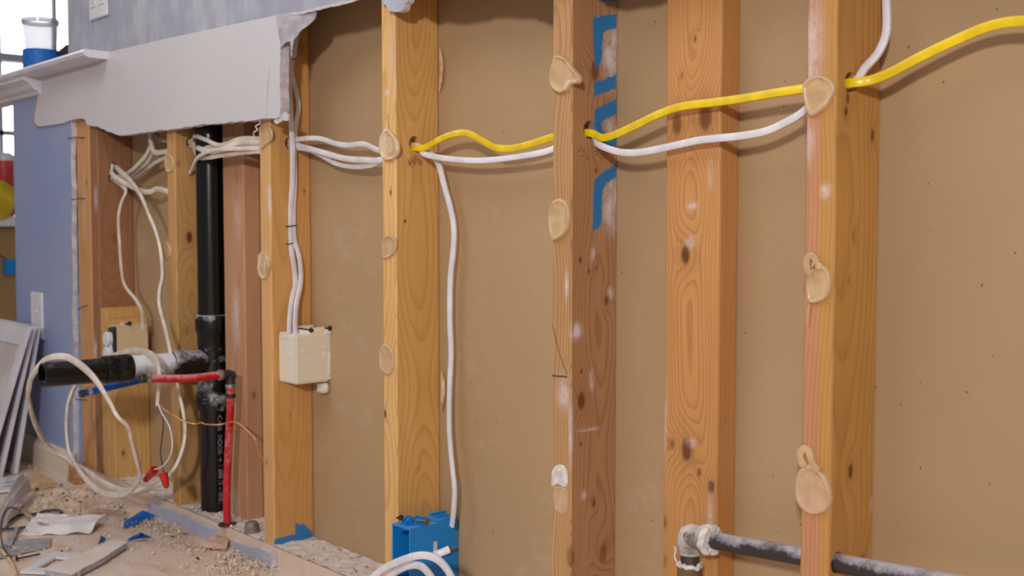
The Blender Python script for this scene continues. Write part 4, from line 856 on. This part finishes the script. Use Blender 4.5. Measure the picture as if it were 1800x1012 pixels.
MB().tube([Vector((XF+.02, a.y+.01, a.z)), Vector((XF+.03, a.y-.04, a.z+.03)), Vector((XF+.02, a.y-.14, a.z+.02))], .01, .006).build('cable_entry', M['dark_metal'], fo)
# ------------------------------------------------------------------ floor litter
def F0(px, py, z=.003): return P(px, py, z=z)
def flat(name, pxs, t, mat, lab, cat, z=.002, seed=0, jagged=0, parent=None, curl=0, hole=None):
    pts = jag(pxs+[pxs[0]], 5, jagged, seed)[:-1] if jagged else pxs
    q = [F0(a, b, z+t) for a, b in pts]; mb = MB()
    if hole:
        h = [F0(a, b, z+t) for a, b in hole]; n = len(q)
        vo, vi, wo_, wi = [[mb.bm.verts.new(p+Vector((0, 0, dz))) for p in L] for L, dz in ((q, 0), (h, 0), (q, -t), (h, -t))]
        for i in range(n):
            j = (i+1) % n
            mb.bm.faces.new((vo[i], vo[j], vi[j], vi[i])); mb.bm.faces.new((wo_[i], wi[i], wi[j], wo_[j])); mb.bm.faces.new((vo[i], wo_[i], wo_[j], vo[j])); mb.bm.faces.new((vi[i], vi[j], wi[j], wi[i]))
    else: mb.poly(q, (0, 0, -t))
    o = mb.build(name, mat, parent, smooth=False)
    return tag(o, lab, cat) if lab else o
so = flat('drywall_offcut', [(78, 1000), (126, 1010), (150, 996), (172, 985), (200, 968), (224, 953), (212, 950), (190, 951), (150, 970), (110, 985)], .011, None, 'broken flat drywall piece with thick grey edge on the floor', 'drywall', .004, 51, .8)
so.data.materials.clear(); so.data.materials.append(spotty('warm_white_board', hx('dccdc4'), hx('e4d8d2'), 12, .8)); so.data.materials.append(M['torn'])
for f in so.data.polygons: f.material_index = 0 if f.normal.z > .8 else 1
flat('cover_frame', [(36, 1003), (95, 969), (150, 972), (100, 1006)], .005, M['white_pl'], 'white rectangular plastic frame beside the broken drywall piece', 'frame', .003, hole=[(66, 997), (98, 978), (124, 980), (92, 998)])
def sheet(name, pxs, zs, mat, lab, cat, th=.0015, uv=(14, 8), wob=.004, seed=0):
    """curved scrap: quad with corner heights, bent and wrinkled"""
    (a, b, c, d), hz = [P(p[0], p[1], z=z) for p, z in zip(pxs, zs)], None
    bm = bmesh.new(); nu, nv = uv; g = []
    for i in range(nu+1):
        row = []
        for j in range(nv+1):
            u, v = i/nu, j/nv; p = (a*(1-u)+b*u)*(1-v)+(d*(1-u)+c*u)*v
            p.z += wob*2*noise.noise(Vector((u*3+seed, v*3, 0))) + wob*math.sin(v*math.pi)*1.2; p.z = max(p.z, .002); row.append(bm.verts.new(p))
        g.append(row)
    for i in range(nu):
        for j in range(nv): bm.faces.new((g[i][j], g[i+1][j], g[i+1][j+1], g[i][j+1]))
    bmesh.ops.recalc_face_normals(bm, faces=bm.faces); bmesh.ops.solidify(bm, geom=bm.faces[:], thickness=th)
    me = bpy.data.meshes.new(name); bm.to_mesh(me); bm.free(); return tag(link(name, me, mat, ang=50), lab, cat)
M['paper_w'] = spotty('white_scrap', hx('efe8e6'), hx('e0d8d8'), 14, .7)
sheet('paper_scrap', [(38, 938), (158, 937), (183, 905), (62, 908)], [.004, .004, .022, .010], M['paper_w'], 'rolled white paper scrap lying on the sawdust', 'paper', wob=.005, seed=1)
sheet('paper_scrap', [(62, 912), (122, 914), (118, 906), (66, 902)], [.012, .012, .016, .018], M['paper_w'], 'small white flap behind the rolled paper scrap', 'paper', wob=.003, seed=2)
pm2 = NT('milky_plastic'); pm2.b.inputs['Base Color'].default_value = hx('cfc6cc'); pm2.b.inputs['Roughness'].default_value = .5; pm2.b.inputs['Alpha'].default_value = .85
sheet('plastic_sheet', [(-30, 960), (30, 905), (60, 858), (38, 833)], [.006, .010, .020, .055], pm2.m, 'milky curved plastic scrap at the left edge of the floor', 'plastic', wob=.010, seed=3)
sp = flat('slotted_cover', [(-30, 866), (28, 858), (48, 834), (-10, 840)], .006, M['white_pl'], 'white slotted cover lying at the foot of the leaning panels', 'cover', .004)
for k, (y_, x_) in enumerate(((846, 6), (853, 4))): flat('slot', [(x_, y_+3), (x_+24, y_), (x_+26, y_-2), (x_+3, y_+1)], .0006, M['grey'], None, None, .0098, parent=sp)
flat('cardboard_piece', [(50, 862), (108, 852), (85, 838), (62, 827), (50, 832)], .003, M['card'], 'tan cardboard piece on the floor beneath the baseboard', 'cardboard', .002, 52, 1)
flat('vinyl_strip', [(-20, 985), (88, 960), (90, 944), (40, 948), (-20, 962)], .002, M['grey'], 'flat grey strip lying below the rolled white paper', 'strip', .002, 53, .5)
flat('vinyl_strip', [(10, 955), (28, 925), (34, 925), (20, 958)], .003, M['grey'], 'narrow grey strip pointing up beside the black wires', 'strip', .006, 54, .5)
def tape(pxs, zs, lab, seed):
    a = [P(p[0], p[1], z=z) for p, z in zip(pxs, zs)]; bm = bmesh.new(); c = sum(a, Vector())/len(a)+Vector((0, 0, .006))
    n = len(a); vs = [bm.verts.new(p) for p in a]; mid = [bm.verts.new(p.lerp(c, .5)+Vector((0, 0, .004*noise.noise(p*80+Vector((seed, 0, 0)))+.003))) for p in a]; cv = bm.verts.new(c)
    for i in range(n): bm.faces.new((vs[i], vs[(i+1) % n], mid[(i+1) % n], mid[i])); bm.faces.new((mid[i], mid[(i+1) % n], cv))
    bmesh.ops.recalc_face_normals(bm, faces=bm.faces); bmesh.ops.solidify(bm, geom=bm.faces[:], thickness=.0006)
    me = bpy.data.meshes.new('tape_scrap'); bm.to_mesh(me); bm.free(); tag(link('tape_scrap', me, M['tape'], smooth=False), lab, 'tape')
tape([(216, 927), (240, 924), (258, 914), (272, 913), (271, 905), (262, 900), (250, 897), (240, 903), (228, 912), (218, 916)], [.003, .003, .004, .004, .012, .020, .024, .018, .010, .006], 'largest crumpled blue tape scrap on the floor', 1)
tape([(223, 951), (240, 947), (268, 944), (255, 942), (250, 936), (242, 943), (226, 946)], [.003, .003, .003, .006, .022, .012, .006], 'pointed blue tape scrap below the largest one', 2)
tape([(172, 956), (184, 951), (187, 947), (176, 949)], [.003, .003, .008, .008], 'tiny blue tape scrap beside the broken drywall piece', 3)
a, b = F0(29, 982, .005), F0(72, 973, .005); o = MB(); o.lathe(a, b-a, [(.0055, 0), (.0055, .0015), (.0017, .002), (.0017, (b-a).length-.004), (.0003, (b-a).length)], 10); tag(o.build('nail', M['nail']), 'loose dark nail lying flat on the floor', 'nail')
def fl_cable(pts, mat, w, lab, name, t=None, zz=.006):
    q = [P(p[0], p[1], z=(p[2] if len(p) > 2 else zz)) for p in pts]; return tag(MB().tube(q, w, t or w, ref=(0, 0, 1)).build(name, mat), lab, 'cable' if 'cable' in name else 'wire')
fl_cable([(40, 896), (55, 910), (75, 922), (95, 924), (120, 918), (150, 905), (180, 898), (220, 901)], spotty('tan_cable', hx('c4a58c'), hx('a98b72'), 20, .6), .011, 'dusty tan cable scrap lying over the rolled white paper', 'cable_scrap', .006, .010)
fl_cable([(56, 904), (75, 899), (95, 896), (106, 898), (112, 908), (124, 912)], M['black_wire'], .007, 'black twisted cable scrap behind the rolled white paper', 'cable_scrap', .005)
fl_cable([(-5, 930), (15, 929), (35, 928), (55, 924)], M['black_wire'], .007, 'short black cable scrap at the left edge beside the rolled paper', 'cable_scrap', .005)
fl_cable([(-5, 925), (12, 917), (28, 908), (38, 904)], M['dark_metal'], .011, 'thick dark grey cable scrap slanting at the left edge', 'cable_scrap', .006, .008)
fl_cable([(35, 897, .012), (24, 892, .03), (14, 894, .035), (6, 906, .03), (2, 930, .02), (4, 955, .014), (14, 975, .008), (22, 985, .006)], M['dark_metal'], .0032, 'thin looping dark wire standing over the floor at the left', 'wire_scrap')
fl_cable([(-4, 960), (10, 975), (22, 992), (30, 1015)], M['card'], .006, 'thin tan wire strand at the bottom left corner', 'wire_scrap')
# wood wedge at the cut end of the baseboard
q = [P(118, 852, y=-.034), P(132, 850, y=-.034), P(131, 812, y=-.034), P(121, 816, y=-.034)]
tag(MB().poly(q, (0, .020, 0)).build('wood_block', wd_plain, smooth=False), 'small rough wood block at the cut end of the baseboard', 'wood block')
# torn paper at the plate gap
sheet('paper_scrap', [(352, 962), (396, 966), (408, 948), (382, 940)], [.004, .004, .012, .022], spotty('tan_torn_paper', hx('c9a890'), hx('b89a84'), 30, .8), 'torn tan paper leaning at the gap in the drywall strips', 'paper', wob=.004, seed=5)
# sawdust, shavings and crumbs: beyond counting
def heap(name, mat, spots, lab, z0, res=.004, bound=None, off=-.0018):
    x0, x1, y0, y1 = bound; nx, ny = int((x1-x0)/res), int((y1-y0)/res); bm = bmesh.new(); g = []
    for i in range(nx+1):
        row = []
        for j in range(ny+1):
            x, y = x0+(x1-x0)*i/nx, y0+(y1-y0)*j/ny; h = 0
            for (sx_, sy_, r, hh) in spots:
                d = math.hypot(x-sx_, (y-sy_)*1.5)/r
                if d < 1.6: h = max(h, hh*math.exp(-d*d*1.6))
            n1 = noise.fractal(Vector((x*35, y*35, 0)), 1, 2, 4); edge = min(1, max(0, (-.016-y)/.06)); h = h*(.15+.85*edge); h = h*(1+.5*n1)+.0025*n1+.0012*noise.noise(Vector((x*300, y*300, 3)))+off
            row.append(bm.verts.new((x, y, z0+max(h, -.003))))
        g.append(row)
    for i in range(nx):
        for j in range(ny): bm.faces.new((g[i][j], g[i+1][j], g[i+1][j+1], g[i][j+1]))
    me = bpy.data.meshes.new(name); bm.to_mesh(me); bm.free(); return tag(link(name, me, mat, ang=180), lab, 'sawdust', kind='stuff')
sp_ = [F0(px, py, 0) for px, py in ((150, 868), (180, 862), (110, 868), (205, 890), (250, 920), (295, 935), (130, 890), (420, 985), (440, 1000), (330, 965), (90, 880), (60, 900), (395, 1000), (160, 905))]
hh = [.022, .02, .013, .010, .005, .004, .012, .008, .008, .004, .01, .007, .007, .006]
heap('sawdust', M['sawdust'], [(p.x, p.y, .05, h) for p, h in zip(sp_, hh)], 'loose sawdust heaped over the subfloor along the wall', 0, bound=(-3.4, -1.75, -.55, -.016))
def bits(name, n, region, mat, lab, s0_, s1_, flat_=.3, seed=0, curl=False, zf=lambda: .002, cat='debris'):
    rnd = random.Random(seed); mb = MB(); bm = mb.bm
    for k in range(n):
        p = region(rnd); s = rnd.uniform(s0_, s1_); a = rnd.uniform(0, 6.28); u = Vector((math.cos(a), math.sin(a), rnd.uniform(-.3, .3))); v = Vector((-math.sin(a), math.cos(a), rnd.uniform(-.3, .3))); w = u.cross(v).normalized()
        if curl:
            L, b = s*2.2, s*rnd.uniform(.3, .7); pr = None; m_ = 5
            for i in range(m_+1):
                t = i/m_; c = p+u*(L*(t-.5))+w*(s*.5*math.sin(t*3.1)+.001); r = (bm.verts.new(c-v*b*.5), bm.verts.new(c+v*b*.5))
                if pr: bm.faces.new((pr[0], pr[1], r[1], r[0]))
                pr = r
        else:
            vs = []
            for q_ in ((-1, -1, -1), (1, -1, -1), (.7, 1, -1), (-1, .8, -1), (-.7, -1, 1), (1, -.6, 1), (.8, .7, 1), (-.9, .8, 1)):
                vs.append(bm.verts.new(p+u*(q_[0]*s*.5*rnd.uniform(.6, 1.1))+v*(q_[1]*s*.5*rnd.uniform(.5, 1.1))+w*((q_[2]+1)*s*.5*flat_)))
            for f in ((0, 1, 2, 3), (4, 5, 6, 7), (0, 1, 5, 4), (1, 2, 6, 5), (2, 3, 7, 6), (3, 0, 4, 7)): bm.faces.new([vs[i] for i in f])
    return tag(mb.build(name, mat, smooth=False), lab, cat, kind='stuff')
def reg_floor(r):
    p = random_spot(r, sp_); return Vector((p[0], min(p[1], -.018), r.uniform(.001, .008)))
def random_spot(r, L):
    if r.random() < .6:
        c = r.choice(L); return (c.x+r.gauss(0, .035), c.y+r.gauss(0, .022))
    return (r.uniform(-3.3, -1.8), r.uniform(-.5, -.018))
bits('wood_shavings', 1500, reg_floor, M['chips'], 'curled wood shavings strewn over the floor along the wall', .002, .006, seed=1, curl=True)
bits('plaster_crumbs', 500, reg_floor, M['crumbs'], 'pale plaster crumbs scattered over the floor', .002, .006, .5, seed=2)
bits('dark_crumbs', 70, reg_floor, spotty('dark_grit', hx('6e5a48'), hx('4a4038'), 50, .8), 'dark grit scattered between the shavings', .003, .008, .4, seed=4)
def reg_plate(r): return Vector((r.uniform(-2.7, -1.45), r.uniform(.0, .085), .0385+r.uniform(0, .002)))
dm = heap('plaster_dust', spotty('white_plaster_dust', hx('e0d8d4'), hx('cbb7a6'), 40, .9, .4, .7, bump=.001), [(p, .04, .05, .004) for p in (-2.05, -1.85, -1.7, -2.25, -2.4)], 'white plaster dust coating the bottom plate', .0385, .005, (-2.85, .5, -.001, .088), off=.0016)
bits('plate_crumbs', 420, reg_plate, M['crumbs'], 'crumbs and chips lying on the bottom plate', .002, .009, .4, seed=3)
# ------------------------------------------------------------------ put each empty at its thing's base
for o in list(bpy.data.objects):
    if o.type == 'EMPTY' and o.children:
        lo = Vector((1e9,)*3); hi = -lo
        for ch in o.children:
            if ch.type != 'MESH': continue
            for v in ch.data.vertices:
                for i in range(3): lo[i] = min(lo[i], v.co[i]); hi[i] = max(hi[i], v.co[i])
        settle(o, ((lo.x+hi.x)/2, (lo.y+hi.y)/2, lo.z))

GROUPS = {'wall_stud': 'studs of the opened wall', 'corner_stud': 'studs at the left corner', 'cripple_stud': 'short studs in the far left bay', 'electrical_cable': 'electrical cables in the wall', 'bare_wire': 'stripped single wires',
 'cable_staple': 'dark staples on the stapled cables', 'drywall_remnant': 'drywall strips left along the bottom plate', 'leaning_panel': 'white panels leaning on the blue wall', 'tape_scrap': 'blue tape scraps on the floor',
 'wire_connector': 'red twist connectors', 'cable_scrap': 'cable scraps on the floor', 'vinyl_strip': 'grey strips on the floor', 'water_pipe': 'plastic water pipes', 'electrical_box': 'electrical boxes', 'paper_scrap': 'paper scraps on the floor'}
for o in bpy.data.objects:
    b = o.name.split('.')[0]
    if o.parent is None and 'label' in o and b in GROUPS: o['group'] = GROUPS[b]
    if o.parent is None and b == 'nail' and 'drywall edge' in o['label'] + ' ' or (o.parent is None and b == 'nail' and 'open black pipe' in o['label']): o['group'] = 'nails along the broken drywall edge'
